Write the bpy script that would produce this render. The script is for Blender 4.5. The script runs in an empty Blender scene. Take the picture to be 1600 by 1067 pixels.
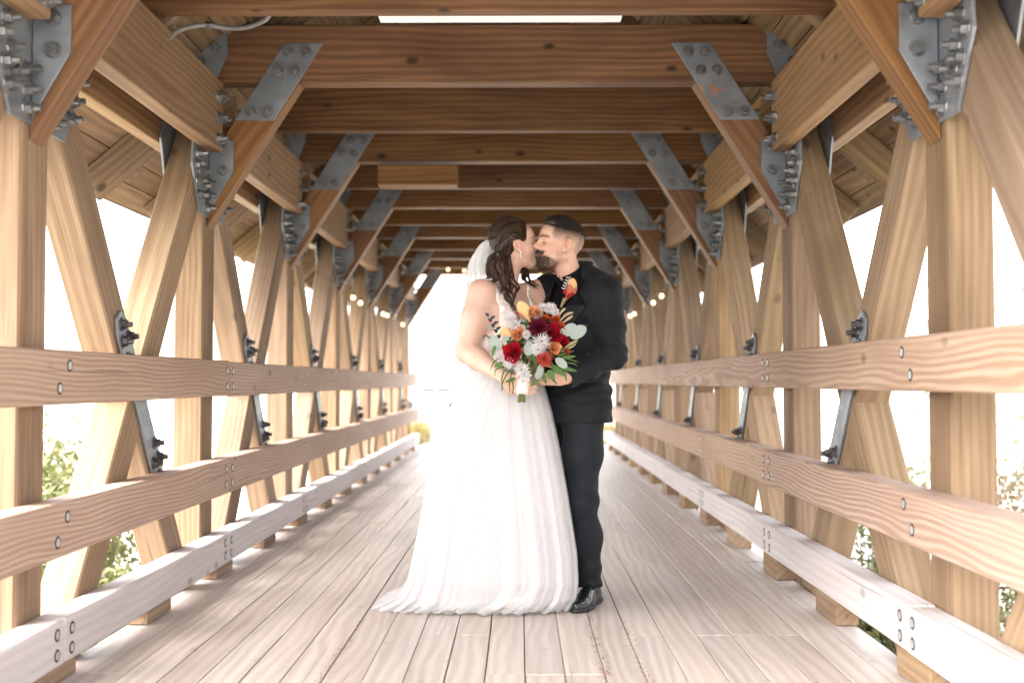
import bpy, bmesh, math, random
import numpy as np
from mathutils import Vector, Matrix, noise as mnoise
SC = bpy.context.scene
COL = SC.collection
R = math.radians
random.seed(11)
RNG = np.random.default_rng(5)

# ------------------------------------------------------------------ camera
cam_d = bpy.data.cameras.new('camera')
cam = bpy.data.objects.new('camera', cam_d)
COL.objects.link(cam)
FPX = 1750.0
cam_d.sensor_width = 36.0
cam_d.lens = FPX / 1600.0 * 36.0
cam.location = (0.12, 0.0, 1.02)
cam.rotation_euler = (R(90) + math.atan(62.0 / FPX), 0, math.atan(12.0 / FPX))
cam_d.clip_end = 3000
cam_d.clip_start = 0.05
cam_d.dof.use_dof = True
cam_d.dof.focus_distance = 4.95
cam_d.dof.aperture_fstop = 1.7
SC.camera = cam

# ------------------------------------------------------------------ world, sun, exposure
SUN_EL, SUN_AZ = R(46), R(-118)          # azimuth measured from +Y (down the bridge) towards +X
world = bpy.data.worlds.new('World')
SC.world = world
world.use_nodes = True
wn, wl = world.node_tree.nodes, world.node_tree.links
wn.clear()
wo = wn.new('ShaderNodeOutputWorld')
bg = wn.new('ShaderNodeBackground')
sky = wn.new('ShaderNodeTexSky')
sky.sky_type = 'NISHITA'
sky.sun_disc = False
sky.sun_elevation = SUN_EL
sky.sun_rotation = SUN_AZ
sky.air_density = 1.0
sky.dust_density = 3.0
hs = wn.new('ShaderNodeHueSaturation')   # overcast: the blue of the clear sky model is mostly greyed out
hs.inputs['Saturation'].default_value = 0.22
wl.new(sky.outputs[0], hs.inputs['Color'])
wl.new(hs.outputs[0], bg.inputs['Color'])
bg.inputs['Strength'].default_value = 0.15
wl.new(bg.outputs[0], wo.inputs['Surface'])
sun_d = bpy.data.lights.new('sun', 'SUN')
sun = bpy.data.objects.new('sun', sun_d)
COL.objects.link(sun)
sun_d.energy = 1.0
sun_d.angle = R(70)
sun_d.color = (1.0, 0.96, 0.90)
sdir = Vector((math.sin(SUN_AZ) * math.cos(SUN_EL), math.cos(SUN_AZ) * math.cos(SUN_EL), math.sin(SUN_EL)))
sun.rotation_euler = sdir.to_track_quat('Z', 'Y').to_euler()
sun.location = (-10, 5, 30)
SC.view_settings.view_transform = 'Standard'
SC.view_settings.look = 'None'
SC.view_settings.gamma = 1.0
SC.view_settings.use_curve_mapping = False
SC.view_settings.exposure = 3.47
SC.render.engine = 'CYCLES'
SC.cycles.max_bounces = 10
SC.cycles.diffuse_bounces = 6
SC.cycles.transparent_max_bounces = 12

# ------------------------------------------------------------------ helpers
MW = cam.rotation_euler.to_matrix()
def P(px, py, Y):
    """a point of the place: where the sight line through a photo pixel reaches depth Y"""
    d = MW @ Vector(((px - 800) / FPX, (533.5 - py) / FPX, -1.0))
    t = Y / d.y
    return Vector(cam.location) + d * t

def tag(o, label=None, cat=None, group=None, kind=None):
    if label: o['label'] = label
    if cat: o['category'] = cat
    if group: o['group'] = group
    if kind: o['kind'] = kind
    return o

def empty(name, loc=(0, 0, 0), parent=None):
    o = bpy.data.objects.new(name, None)
    COL.objects.link(o)
    o.location = loc
    o.empty_display_size = 0.2
    if parent: o.parent = parent
    return o

def put(name, me, mat=None, parent=None, mw=None):
    """link a mesh (world-space matrix mw) under parent (all empties here carry location only)"""
    o = bpy.data.objects.new(name, me)
    COL.objects.link(o)
    if mat and not me.materials: me.materials.append(mat)
    M = mw if mw is not None else Matrix.Identity(4)
    if parent:
        o.parent = parent
        pm = Matrix.Identity(4)
        q = parent
        chain = []
        while q:
            chain.append(q); q = q.parent
        for q in reversed(chain):
            pm = pm @ q.matrix_basis
        M = pm.inverted() @ M
    o.matrix_basis = M
    return o

def mesh_from(name, vs, fs, smooth=False):
    me = bpy.data.meshes.new(name)
    me.from_pydata([tuple(map(float, v)) for v in vs], [], [tuple(map(int, f)) for f in fs])
    if smooth:
        me.polygons.foreach_set('use_smooth', [True] * len(me.polygons))
    me.update()
    return me

def bm_mesh(name, bm, smooth=False):
    bmesh.ops.recalc_face_normals(bm, faces=bm.faces)
    me = bpy.data.meshes.new(name)
    bm.to_mesh(me); bm.free()
    if smooth:
        me.polygons.foreach_set('use_smooth', [True] * len(me.polygons))
    return me

_boxes = {}
def box_mesh(l, w, h, bev, mat):
    key = (round(l, 4), round(w, 4), round(h, 4), bev, mat.name)
    if key in _boxes: return _boxes[key]
    bm = bmesh.new()
    bmesh.ops.create_cube(bm, size=1.0)
    bmesh.ops.scale(bm, vec=(l, w, h), verts=bm.verts)
    if bev:
        bmesh.ops.bevel(bm, geom=list(bm.edges), offset=bev, segments=1, affect='EDGES')
    me = bm_mesh('timber', bm)
    me.materials.append(mat)
    _boxes[key] = me
    return me

def frame(p0, p1, up=(0, 0, 1)):
    p0, p1 = Vector(p0), Vector(p1)
    x = (p1 - p0).normalized()
    z = Vector(up)
    z = (z - x * z.dot(x)).normalized()
    y = z.cross(x)
    m = Matrix((x, y, z)).transposed().to_4x4()
    m.translation = (p0 + p1) / 2
    return m, (p1 - p0).length

def beam(name, p0, p1, w, h, mat, parent, up=(0, 0, 1), bev=0.005):
    """timber from p0 to p1; w across, h along 'up'; grain runs along local X"""
    m, l = frame(p0, p1, up)
    return put(name, box_mesh(l, w, h, bev, mat), mat, parent, m)

def prism_mesh(name, poly, t, bev=0.0):
    """polygon in local XY, thickness t along local Z (centred)"""
    bm = bmesh.new()
    lo = [bm.verts.new((x, y, -t / 2)) for x, y in poly]
    hi = [bm.verts.new((x, y, t / 2)) for x, y in poly]
    n = len(poly)
    bm.faces.new(lo[::-1]); bm.faces.new(hi)
    for i in range(n):
        bm.faces.new((lo[i], lo[(i + 1) % n], hi[(i + 1) % n], hi[i]))
    if bev:
        bmesh.ops.recalc_face_normals(bm, faces=bm.faces)
        bmesh.ops.bevel(bm, geom=list(bm.edges), offset=bev, segments=1, affect='EDGES')
    return bm_mesh(name, bm)

def axes(ox, x, y):
    x, y = Vector(x).normalized(), Vector(y).normalized()
    z = x.cross(y)
    m = Matrix((x, y, z)).transposed().to_4x4()
    m.translation = Vector(ox)
    return m

def tube_geo(pts, rad, seg=6, vs=None, fs=None, close=True):
    """append a tube along pts (rad: number or per point) to the lists vs, fs"""
    if vs is None: vs, fs = [], []
    pts = [Vector(p) for p in pts]
    n = len(pts)
    rads = rad if hasattr(rad, '__len__') else [rad] * n
    base = len(vs)
    prev = None
    for i, p in enumerate(pts):
        d = (pts[min(i + 1, n - 1)] - pts[max(i - 1, 0)])
        if d.length < 1e-9: d = Vector((0, 0, 1))
        d.normalize()
        if prev is None:
            a = Vector((0, 0, 1)) if abs(d.z) < 0.9 else Vector((1, 0, 0))
            u = d.cross(a).normalized()
        else:
            u = (prev - d * prev.dot(d))
            u = u.normalized() if u.length > 1e-6 else d.orthogonal().normalized()
        prev = u
        v = d.cross(u)
        for k in range(seg):
            a = 2 * math.pi * k / seg
            vs.append(p + (u * math.cos(a) + v * math.sin(a)) * rads[i])
    for i in range(n - 1):
        for k in range(seg):
            k2 = (k + 1) % seg
            fs.append((base + i * seg + k, base + i * seg + k2, base + (i + 1) * seg + k2, base + (i + 1) * seg + k))
    if close:
        fs.append(tuple(base + k for k in range(seg))[::-1])
        fs.append(tuple(base + (n - 1) * seg + k for k in range(seg)))
    return vs, fs

def spline(pts, n):
    """Catmull-Rom through pts, n samples"""
    pts = [Vector(p) for p in pts]
    if len(pts) == 2: return [pts[0].lerp(pts[1], i / (n - 1)) for i in range(n)]
    ext = [pts[0] * 2 - pts[1]] + pts + [pts[-1] * 2 - pts[-2]]
    out = []
    m = len(pts) - 1
    for i in range(n):
        t = i / (n - 1) * m
        k = min(int(t), m - 1)
        t -= k
        a, b, c, d = ext[k:k + 4]
        out.append(0.5 * ((2 * b) + (c - a) * t + (2 * a - 5 * b + 4 * c - d) * t * t + (3 * b - a - 3 * c + d) * t ** 3))
    return out

# ------------------------------------------------------------------ materials
def new_mat(name):
    m = bpy.data.materials.new(name)
    m.use_nodes = True
    nt = m.node_tree
    b = nt.nodes['Principled BSDF']
    return m, nt.nodes, nt.links, b

def ramp(nodes, stops):
    r = nodes.new('ShaderNodeValToRGB')
    e = r.color_ramp.elements
    while len(e) > 1: e.remove(e[-1])
    e[0].position = stops[0][0]; e[0].color = (*stops[0][1], 1)
    for p, c in stops[1:]:
        k = e.new(p); k.color = (*c, 1)
    return r

def math_n(nodes, links, op, a, b=None):
    n = nodes.new('ShaderNodeMath'); n.operation = op
    for i, v in enumerate((a, b)):
        if v is None: continue
        if isinstance(v, (int, float)): n.inputs[i].default_value = v
        else: links.new(v, n.inputs[i])
    return n.outputs[0]

def mix_c(nodes, links, fac, a, b, mode='MIX'):
    n = nodes.new('ShaderNodeMix'); n.data_type = 'RGBA'; n.blend_type = mode
    if isinstance(fac, (int, float)): n.inputs[0].default_value = fac
    else: links.new(fac, n.inputs[0])
    for i, v in ((6, a), (7, b)):
        if isinstance(v, tuple): n.inputs[i].default_value = (*v, 1) if len(v) == 3 else v
        else: links.new(v, n.inputs[i])
    return n.outputs[2]

def wood(name, light, dark, stain, rough=0.7, ring=11.0, knots=0.5, contrast=0.7, vary=0.35, bump=0.3, blotch=0.5, spec=0.25, check=0.5):
    m, N, K, b = new_mat(name)
    tc = N.new('ShaderNodeTexCoord')
    oi = N.new('ShaderNodeObjectInfo')
    sep = N.new('ShaderNodeCombineXYZ')
    for i, k in enumerate((41.0, 1.7, 2.3)):
        K.new(math_n(N, K, 'MULTIPLY', oi.outputs['Random'], k), sep.inputs[i])
    va = N.new('ShaderNodeVectorMath'); va.operation = 'ADD'
    K.new(tc.outputs['Object'], va.inputs[0]); K.new(sep.outputs[0], va.inputs[1])
    def mapped(s):
        mp = N.new('ShaderNodeMapping'); mp.inputs['Scale'].default_value = s
        K.new(va.outputs[0], mp.inputs['Vector']); return mp.outputs[0]
    def noise(s, scale=1.0, detail=4.0, dist=0.0):
        n = N.new('ShaderNodeTexNoise')
        n.inputs['Scale'].default_value = scale; n.inputs['Detail'].default_value = detail
        n.inputs['Distortion'].default_value = dist
        K.new(mapped(s), n.inputs['Vector']); return n.outputs['Fac']
    # growth rings cut lengthwise
    w = N.new('ShaderNodeTexWave'); w.wave_type = 'RINGS'; w.rings_direction = 'X'
    w.inputs['Scale'].default_value = ring; w.inputs['Distortion'].default_value = 1.6
    w.inputs['Detail'].default_value = 3.0; w.inputs['Detail Scale'].default_value = 1.6
    wn_ = N.new('ShaderNodeTexNoise'); wn_.inputs['Scale'].default_value = 1.0; wn_.inputs['Detail'].default_value = 2.0
    K.new(mapped((0.8, 3.2, 3.2)), wn_.inputs['Vector'])
    wa = N.new('ShaderNodeVectorMath'); wa.operation = 'MULTIPLY_ADD'
    K.new(wn_.outputs['Color'], wa.inputs[0]); wa.inputs[1].default_value = (0.0, 0.10, 0.10)
    K.new(mapped((0.13, 1, 1)), wa.inputs[2]); K.new(wa.outputs[0], w.inputs['Vector'])
    fibre = noise((2.5, 130, 130), 1.0, 3.0)
    big = noise((0.9, 4.5, 4.5), 1.0, 3.0, 0.6)
    patch = noise((0.7, 6, 6), 1.0, 2.0)
    g = math_n(N, K, 'ADD', math_n(N, K, 'MULTIPLY', w.outputs['Fac'], math_n(N, K, 'MULTIPLY', patch, contrast * 1.15)),
               math_n(N, K, 'MULTIPLY', fibre, 0.75))
    rp = ramp(N, [(0.15, light), (0.95, dark)])
    K.new(g, rp.inputs[0])
    col = rp.outputs[0]
    st = ramp(N, [(0.42, (0, 0, 0)), (0.72, (1, 1, 1))]); K.new(big, st.inputs[0])
    col = mix_c(N, K, math_n(N, K, 'MULTIPLY', st.outputs[0], blotch), col, stain)
    # knots
    vo = N.new('ShaderNodeTexVoronoi'); vo.inputs['Scale'].default_value = 1.0
    K.new(mapped((3.0, 5.2, 5.2)), vo.inputs['Vector'])
    kr = ramp(N, [(0.06, (1, 1, 1)), (0.10, (0.5, 0.5, 0.5)), (0.135, (0, 0, 0))]); K.new(vo.outputs['Distance'], kr.inputs[0])
    col = mix_c(N, K, math_n(N, K, 'MULTIPLY', kr.outputs[0], knots), col, tuple(c * 0.28 for c in dark))
    # drying checks: thin dark splits along the grain
    ck = noise((0.8, 38, 38), 1.0, 2.0, 0.3)
    cr = ramp(N, [(0.27, (1, 1, 1)), (0.32, (0, 0, 0))]); K.new(ck, cr.inputs[0])
    col = mix_c(N, K, math_n(N, K, 'MULTIPLY', cr.outputs[0], check), col, tuple(c * 0.35 for c in dark))
    # each timber its own tone
    h = N.new('ShaderNodeHueSaturation')
    K.new(col, h.inputs['Color'])
    K.new(math_n(N, K, 'ADD', math_n(N, K, 'MULTIPLY', oi.outputs['Random'], vary), 1.0 - vary / 2), h.inputs['Value'])
    r2 = math_n(N, K, 'FRACT', math_n(N, K, 'MULTIPLY', oi.outputs['Random'], 17.3))
    K.new(math_n(N, K, 'ADD', math_n(N, K, 'MULTIPLY', r2, 0.010), 0.495), h.inputs['Hue'])
    K.new(math_n(N, K, 'ADD', math_n(N, K, 'MULTIPLY', r2, 0.16), 0.90), h.inputs['Saturation'])
    K.new(h.outputs[0], b.inputs['Base Color'])
    b.inputs['Roughness'].default_value = rough
    b.inputs['Specular IOR Level'].default_value = spec
    bp = N.new('ShaderNodeBump'); bp.inputs['Strength'].default_value = bump; bp.inputs['Distance'].default_value = 0.004
    hgt = math_n(N, K, 'SUBTRACT', math_n(N, K, 'ADD', fibre, math_n(N, K, 'MULTIPLY', w.outputs['Fac'], 0.35)),
                 math_n(N, K, 'MULTIPLY', cr.outputs[0], 0.8))
    K.new(hgt, bp.inputs['Height']); K.new(bp.outputs[0], b.inputs['Normal'])
    return m

def plain(name, col, rough=0.6, metal=0.0, vary=0.0, nscale=20.0, namt=0.15, bump=0.0, spec=0.5, sheen=0.0, sss=0.0, trans=0.0):
    m, N, K, b = new_mat(name)
    tc = N.new('ShaderNodeTexCoord')
    n = N.new('ShaderNodeTexNoise'); n.inputs['Scale'].default_value = nscale; n.inputs['Detail'].default_value = 4
    K.new(tc.outputs['Object'], n.inputs['Vector'])
    rp = ramp(N, [(0.3, tuple(c * (1 - namt) for c in col)), (0.7, tuple(min(1, c * (1 + namt)) for c in col))])
    K.new(n.outputs['Fac'], rp.inputs[0])
    out = rp.outputs[0]
    if vary:
        oi = N.new('ShaderNodeObjectInfo'); h = N.new('ShaderNodeHueSaturation')
        K.new(out, h.inputs['Color'])
        K.new(math_n(N, K, 'ADD', math_n(N, K, 'MULTIPLY', oi.outputs['Random'], vary), 1 - vary / 2), h.inputs['Value'])
        out = h.outputs[0]
    K.new(out, b.inputs['Base Color'])
    b.inputs['Roughness'].default_value = rough
    b.inputs['Metallic'].default_value = metal
    b.inputs['Specular IOR Level'].default_value = spec
    if sheen: b.inputs['Sheen Weight'].default_value = sheen
    if sss:
        b.inputs['Subsurface Weight'].default_value = sss
        b.inputs['Subsurface Radius'].default_value = (0.012, 0.005, 0.003)
        b.inputs['Subsurface Scale'].default_value = 0.6
    if bump:
        bp = N.new('ShaderNodeBump'); bp.inputs['Strength'].default_value = bump; bp.inputs['Distance'].default_value = 0.002
        K.new(n.outputs['Fac'], bp.inputs['Height']); K.new(bp.outputs[0], b.inputs['Normal'])
    return m

M_POST = wood('post_timber', (0.315, 0.212, 0.132), (0.175, 0.105, 0.058), (0.125, 0.073, 0.040), 0.8, 10, 0.5, 0.5, 0.32, 0.4, 0.75)
M_DIAG = wood('diagonal_timber', (0.325, 0.228, 0.150), (0.19, 0.118, 0.069), (0.14, 0.085, 0.049), 0.8, 10, 0.5, 0.5, 0.34, 0.4, 0.75)
M_TIE = wood('tie_timber', (0.205, 0.103, 0.038), (0.108, 0.047, 0.015), (0.062, 0.024, 0.008), 0.6, 10, 0.95, 0.85, 0.35, 0.3, 0.75)
M_KNEE = wood('knee_timber', (0.245, 0.120, 0.048), (0.135, 0.060, 0.022), (0.09, 0.036, 0.013), 0.6, 9, 0.8, 0.7, 0.25)
M_CHORD = wood('chord_timber', (0.30, 0.182, 0.094), (0.175, 0.095, 0.044), (0.14, 0.072, 0.032), 0.65, 9, 0.8, 0.75, 0.2)
M_ROOF = wood('roof_timber', (0.25, 0.165, 0.096), (0.14, 0.086, 0.046), (0.08, 0.048, 0.025), 0.75, 9, 0.9, 0.7, 0.4)
M_RAIL = wood('rail_timber', (0.46, 0.335, 0.250), (0.285, 0.180, 0.122), (0.28, 0.178, 0.125), 0.75, 20, 0.6, 1.1, 0.14, 0.3, 0.6)
M_CURB = wood('kerb_timber', (0.54, 0.49, 0.475), (0.41, 0.355, 0.34), (0.38, 0.325, 0.31), 0.8, 10, 0.5, 0.5, 0.10)
M_DECK = wood('deck_timber', (0.56, 0.495, 0.445), (0.40, 0.33, 0.285), (0.38, 0.31, 0.262), 0.5, 11, 0.25, 0.8, 0.16, 0.3, 0.45, 0.45, 0.35)
M_JOIST = wood('joist_timber', (0.16, 0.085, 0.05), (0.09, 0.045, 0.025), (0.08, 0.04, 0.02), 0.9)
def steel(name):
    m, N, K, b = new_mat(name)
    tc = N.new('ShaderNodeTexCoord'); oi = N.new('ShaderNodeObjectInfo')
    cb = N.new('ShaderNodeCombineXYZ')
    for i in range(3): K.new(math_n(N, K, 'MULTIPLY', oi.outputs['Random'], 13.0 + 7 * i), cb.inputs[i])
    va = N.new('ShaderNodeVectorMath'); va.operation = 'ADD'; K.new(tc.outputs['Object'], va.inputs[0]); K.new(cb.outputs[0], va.inputs[1])
    def nz(sc, s, det):
        mp = N.new('ShaderNodeMapping'); mp.inputs['Scale'].default_value = sc; K.new(va.outputs[0], mp.inputs['Vector'])
        n = N.new('ShaderNodeTexNoise'); n.inputs['Scale'].default_value = s; n.inputs['Detail'].default_value = det; K.new(mp.outputs[0], n.inputs['Vector']); return n.outputs['Fac']
    r1 = ramp(N, [(0.3, (0.155, 0.168, 0.19)), (0.5, (0.20, 0.215, 0.24)), (0.72, (0.255, 0.27, 0.29))]); K.new(nz((1, 1, 1), 7, 6), r1.inputs[0])
    r2 = ramp(N, [(0.64, (0, 0, 0)), (0.74, (1, 1, 1))]); K.new(nz((1, 1, 1), 16, 5), r2.inputs[0])
    c = mix_c(N, K, math_n(N, K, 'MULTIPLY', r2.outputs[0], 0.45), r1.outputs[0], (0.16, 0.085, 0.045))
    K.new(c, b.inputs['Base Color'])
    rr = ramp(N, [(0.3, (0.34, 0.34, 0.34)), (0.7, (0.58, 0.58, 0.58))]); K.new(nz((1, 1, 1), 24, 4), rr.inputs[0]); K.new(rr.outputs[0], b.inputs['Roughness'])
    b.inputs['Metallic'].default_value = 0.5
    return m
M_STEEL = steel('galvanised_steel')
M_BOLT = plain('weathered_bolt_steel', (0.19, 0.19, 0.195), 0.4, 0.7, 0.35, 60, 0.3)
M_BOLTDARK = plain('oxidised_bolt_steel', (0.085, 0.075, 0.08), 0.45, 0.6, 0.3, 60, 0.3)
M_HOLESHADE = plain('bolt_hole_shade', (0.03, 0.022, 0.018), 0.9)  # near-black colour stands in for the shade inside a bolt hole
M_CAPS = plain('galvanised_bolt_cap', (0.42, 0.42, 0.42), 0.45, 0.5)
# ------------------------------------------------------------------ setting: ground, path
L = 2.149
Y0 = 3.803
def YN(n): return Y0 + n * L
Y_BACK, Y_END = YN(-1) - 0.15, YN(6) + 0.12

def ground_z(x, y):
    d = max(0.0, min(1.0, (y - (Y_END + 0.1)) / 1.2))          # bank rises to the path at both ends
    e = max(0.0, min(1.0, ((Y_BACK - 0.1) - y) / 1.2))
    k = max(d, e)
    k = k * k * (3 - 2 * k)
    z = -1.3 * (1 - k) - 0.03 * k
    far = max(0.0, min(1.0, (y - 30) / 40))
    z -= 0.75 * far * far * (3 - 2 * far)
    return z + 0.05 * mnoise.noise((x * 0.25, y * 0.25, 0.3)) * (1 if abs(x) > 2.6 or y < Y_END and y > Y_BACK else 0)
def axis_vals(lo, hi, dense_lo, dense_hi, step, grow=1.35):
    v = list(np.arange(dense_lo, dense_hi + 1e-6, step))
    s, a = step, dense_hi
    while a < hi:
        s *= grow; a += s; v.append(min(a, hi))
    s, a = step, dense_lo
    while a > lo:
        s *= grow; a -= s; v.insert(0, max(a, lo))
    return v
gx = axis_vals(-1200, 1200, -12, 12, 0.6)
gy = axis_vals(-1200, 1500, -4, 24, 0.4)
gv = [(x, y, ground_z(x, y)) for y in gy for x in gx]
nx = len(gx)
gf = [(j * nx + i, j * nx + i + 1, (j + 1) * nx + i + 1, (j + 1) * nx + i) for j in range(len(gy) - 1) for i in range(nx - 1)]
M_GROUND, N_, K_, B_ = new_mat('pale_gravel_ground')
tc = N_.new('ShaderNodeTexCoord'); n1 = N_.new('ShaderNodeTexNoise'); n1.inputs['Scale'].default_value = 0.35; n1.inputs['Detail'].default_value = 6
K_.new(tc.outputs['Object'], n1.inputs['Vector'])
rp = ramp(N_, [(0.4, (0.46, 0.44, 0.39)), (0.62, (0.40, 0.40, 0.29)), (0.75, (0.27, 0.30, 0.15))]); K_.new(n1.outputs['Fac'], rp.inputs[0])
K_.new(rp.outputs[0], B_.inputs['Base Color']); B_.inputs['Roughness'].default_value = 0.9
g = put('ground', mesh_from('ground', gv, gf, True), M_GROUND); tag(g, kind='structure')

M_PATH = plain('pale_concrete_path', (0.55, 0.53, 0.50), 0.85, nscale=3, namt=0.1)
pv, pf = [], []
for j in range(60):
    y = Y_END + 0.02 + j * 0.9
    cx = 0.0 + 0.0006 * (j ** 2)
    for sx in (-1.45, 0, 1.45):
        pv.append((cx + sx, y, ground_z(0, max(y, Y_END + 1.4)) + 0.026 + (0.004 if sx == 0 else 0)))
    if j:
        b0 = (j - 1) * 3
        for q in (0, 1): pf.append((b0 + q, b0 + q + 1, b0 + q + 4, b0 + q + 3))
pth = put('path', mesh_from('path', pv, pf, True), M_PATH); tag(pth, kind='structure')
pv, pf = [], []
for j in range(20):
    y = Y_BACK - 0.02 - j * 0.9
    for sx in (-1.6, 0, 1.6): pv.append((sx, y, ground_z(0, min(y, Y_BACK - 1.4)) + 0.026 + (0.004 if sx == 0 else 0)))
    if j:
        b0 = (j - 1) * 3
        for q in (0, 1): pf.append((b0 + q, b0 + q + 3, b0 + q + 4, b0 + q + 1))
p2 = put('path', mesh_from('path_back', pv, pf, True), M_PATH); tag(p2, kind='structure')

# ------------------------------------------------------------------ the covered bridge
BR = empty('covered_bridge', (0, 0, 0))
tag(BR, 'long timber covered footbridge with crossed side braces, grey steel plates and plank deck', 'bridge')
PW, PT = 0.150, 0.21             # post: across the bridge, along the bridge
PX = 1.54                        # inner face of the posts
rj = random.Random(3)

# bolt meshes (axis +Z, sits on z = 0)
def bolt_mesh(name, r=0.017, wash=0.030, nut=0.022, stud=0.018, mat=None, seg=10):
    bm = bmesh.new()
    def cyl(rad, z0, z1, n, rot=0.0, chamfer=0.0):
        a = [bm.verts.new((rad * math.cos(2 * math.pi * k / n + rot), rad * math.sin(2 * math.pi * k / n + rot), z0)) for k in range(n)]
        c = [bm.verts.new((rad * (1 - chamfer) * math.cos(2 * math.pi * k / n + rot), rad * (1 - chamfer) * math.sin(2 * math.pi * k / n + rot), z1)) for k in range(n)]
        bm.faces.new(c)
        for k in range(n): bm.faces.new((a[k], a[(k + 1) % n], c[(k + 1) % n], c[k]))
    if wash: cyl(wash, -0.001, 0.005, seg, 0, 0.06)
    cyl(nut, 0.004, 0.004 + nut * 0.95, 6, 0.3, 0.05)
    if stud: cyl(r * 0.72, 0.004 + nut * 0.9, 0.004 + nut * 0.95 + stud, 8, 0, 0.12)
    me = bpy.data.meshes.new(name)
    bm.to_mesh(me); bm.free()
    me.materials.append(mat or M_BOLT)
    return me
ME_HEAD = bolt_mesh('bolt_head', 0.012, 0.030, 0.023, 0.0)
ME_NUT = bolt_mesh('bolt_nut', 0.017, 0.031, 0.023, 0.026)
ME_DARK = bolt_mesh('bolt_dark', 0.017, 0.030, 0.021, 0.020, M_BOLTDARK)

def on(loc, zaxis, spin=0.0):
    q = Vector(zaxis).normalized().to_track_quat('Z', 'Y')
    m = q.to_matrix().to_4x4() @ Matrix.Rotation(spin, 4, 'Z')
    m.translation = Vector(loc)
    return m

def bolts(parent, spots, axis, me, single=True):
    """spots: world points on a face; single: each bolt an object, otherwise joined into one part"""
    if single:
        for p in spots: put('bolt', me, None, parent, on(p, axis, rj.random() * 6))
        return
    bm = bmesh.new()
    for p in spots:
        t = bmesh.new(); t.from_mesh(me); t.transform(on(p, axis, rj.random() * 6))
        tmp = bpy.data.meshes.new('tmp'); t.to_mesh(tmp); t.free(); bm.from_mesh(tmp); bpy.data.meshes.remove(tmp)
    m2 = bpy.data.meshes.new('bolts'); bm.to_mesh(m2); bm.free()
    m2.materials.append(me.materials[0])
    o = put('bolts', m2, None, parent); o['kind'] = 'stuff'

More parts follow.
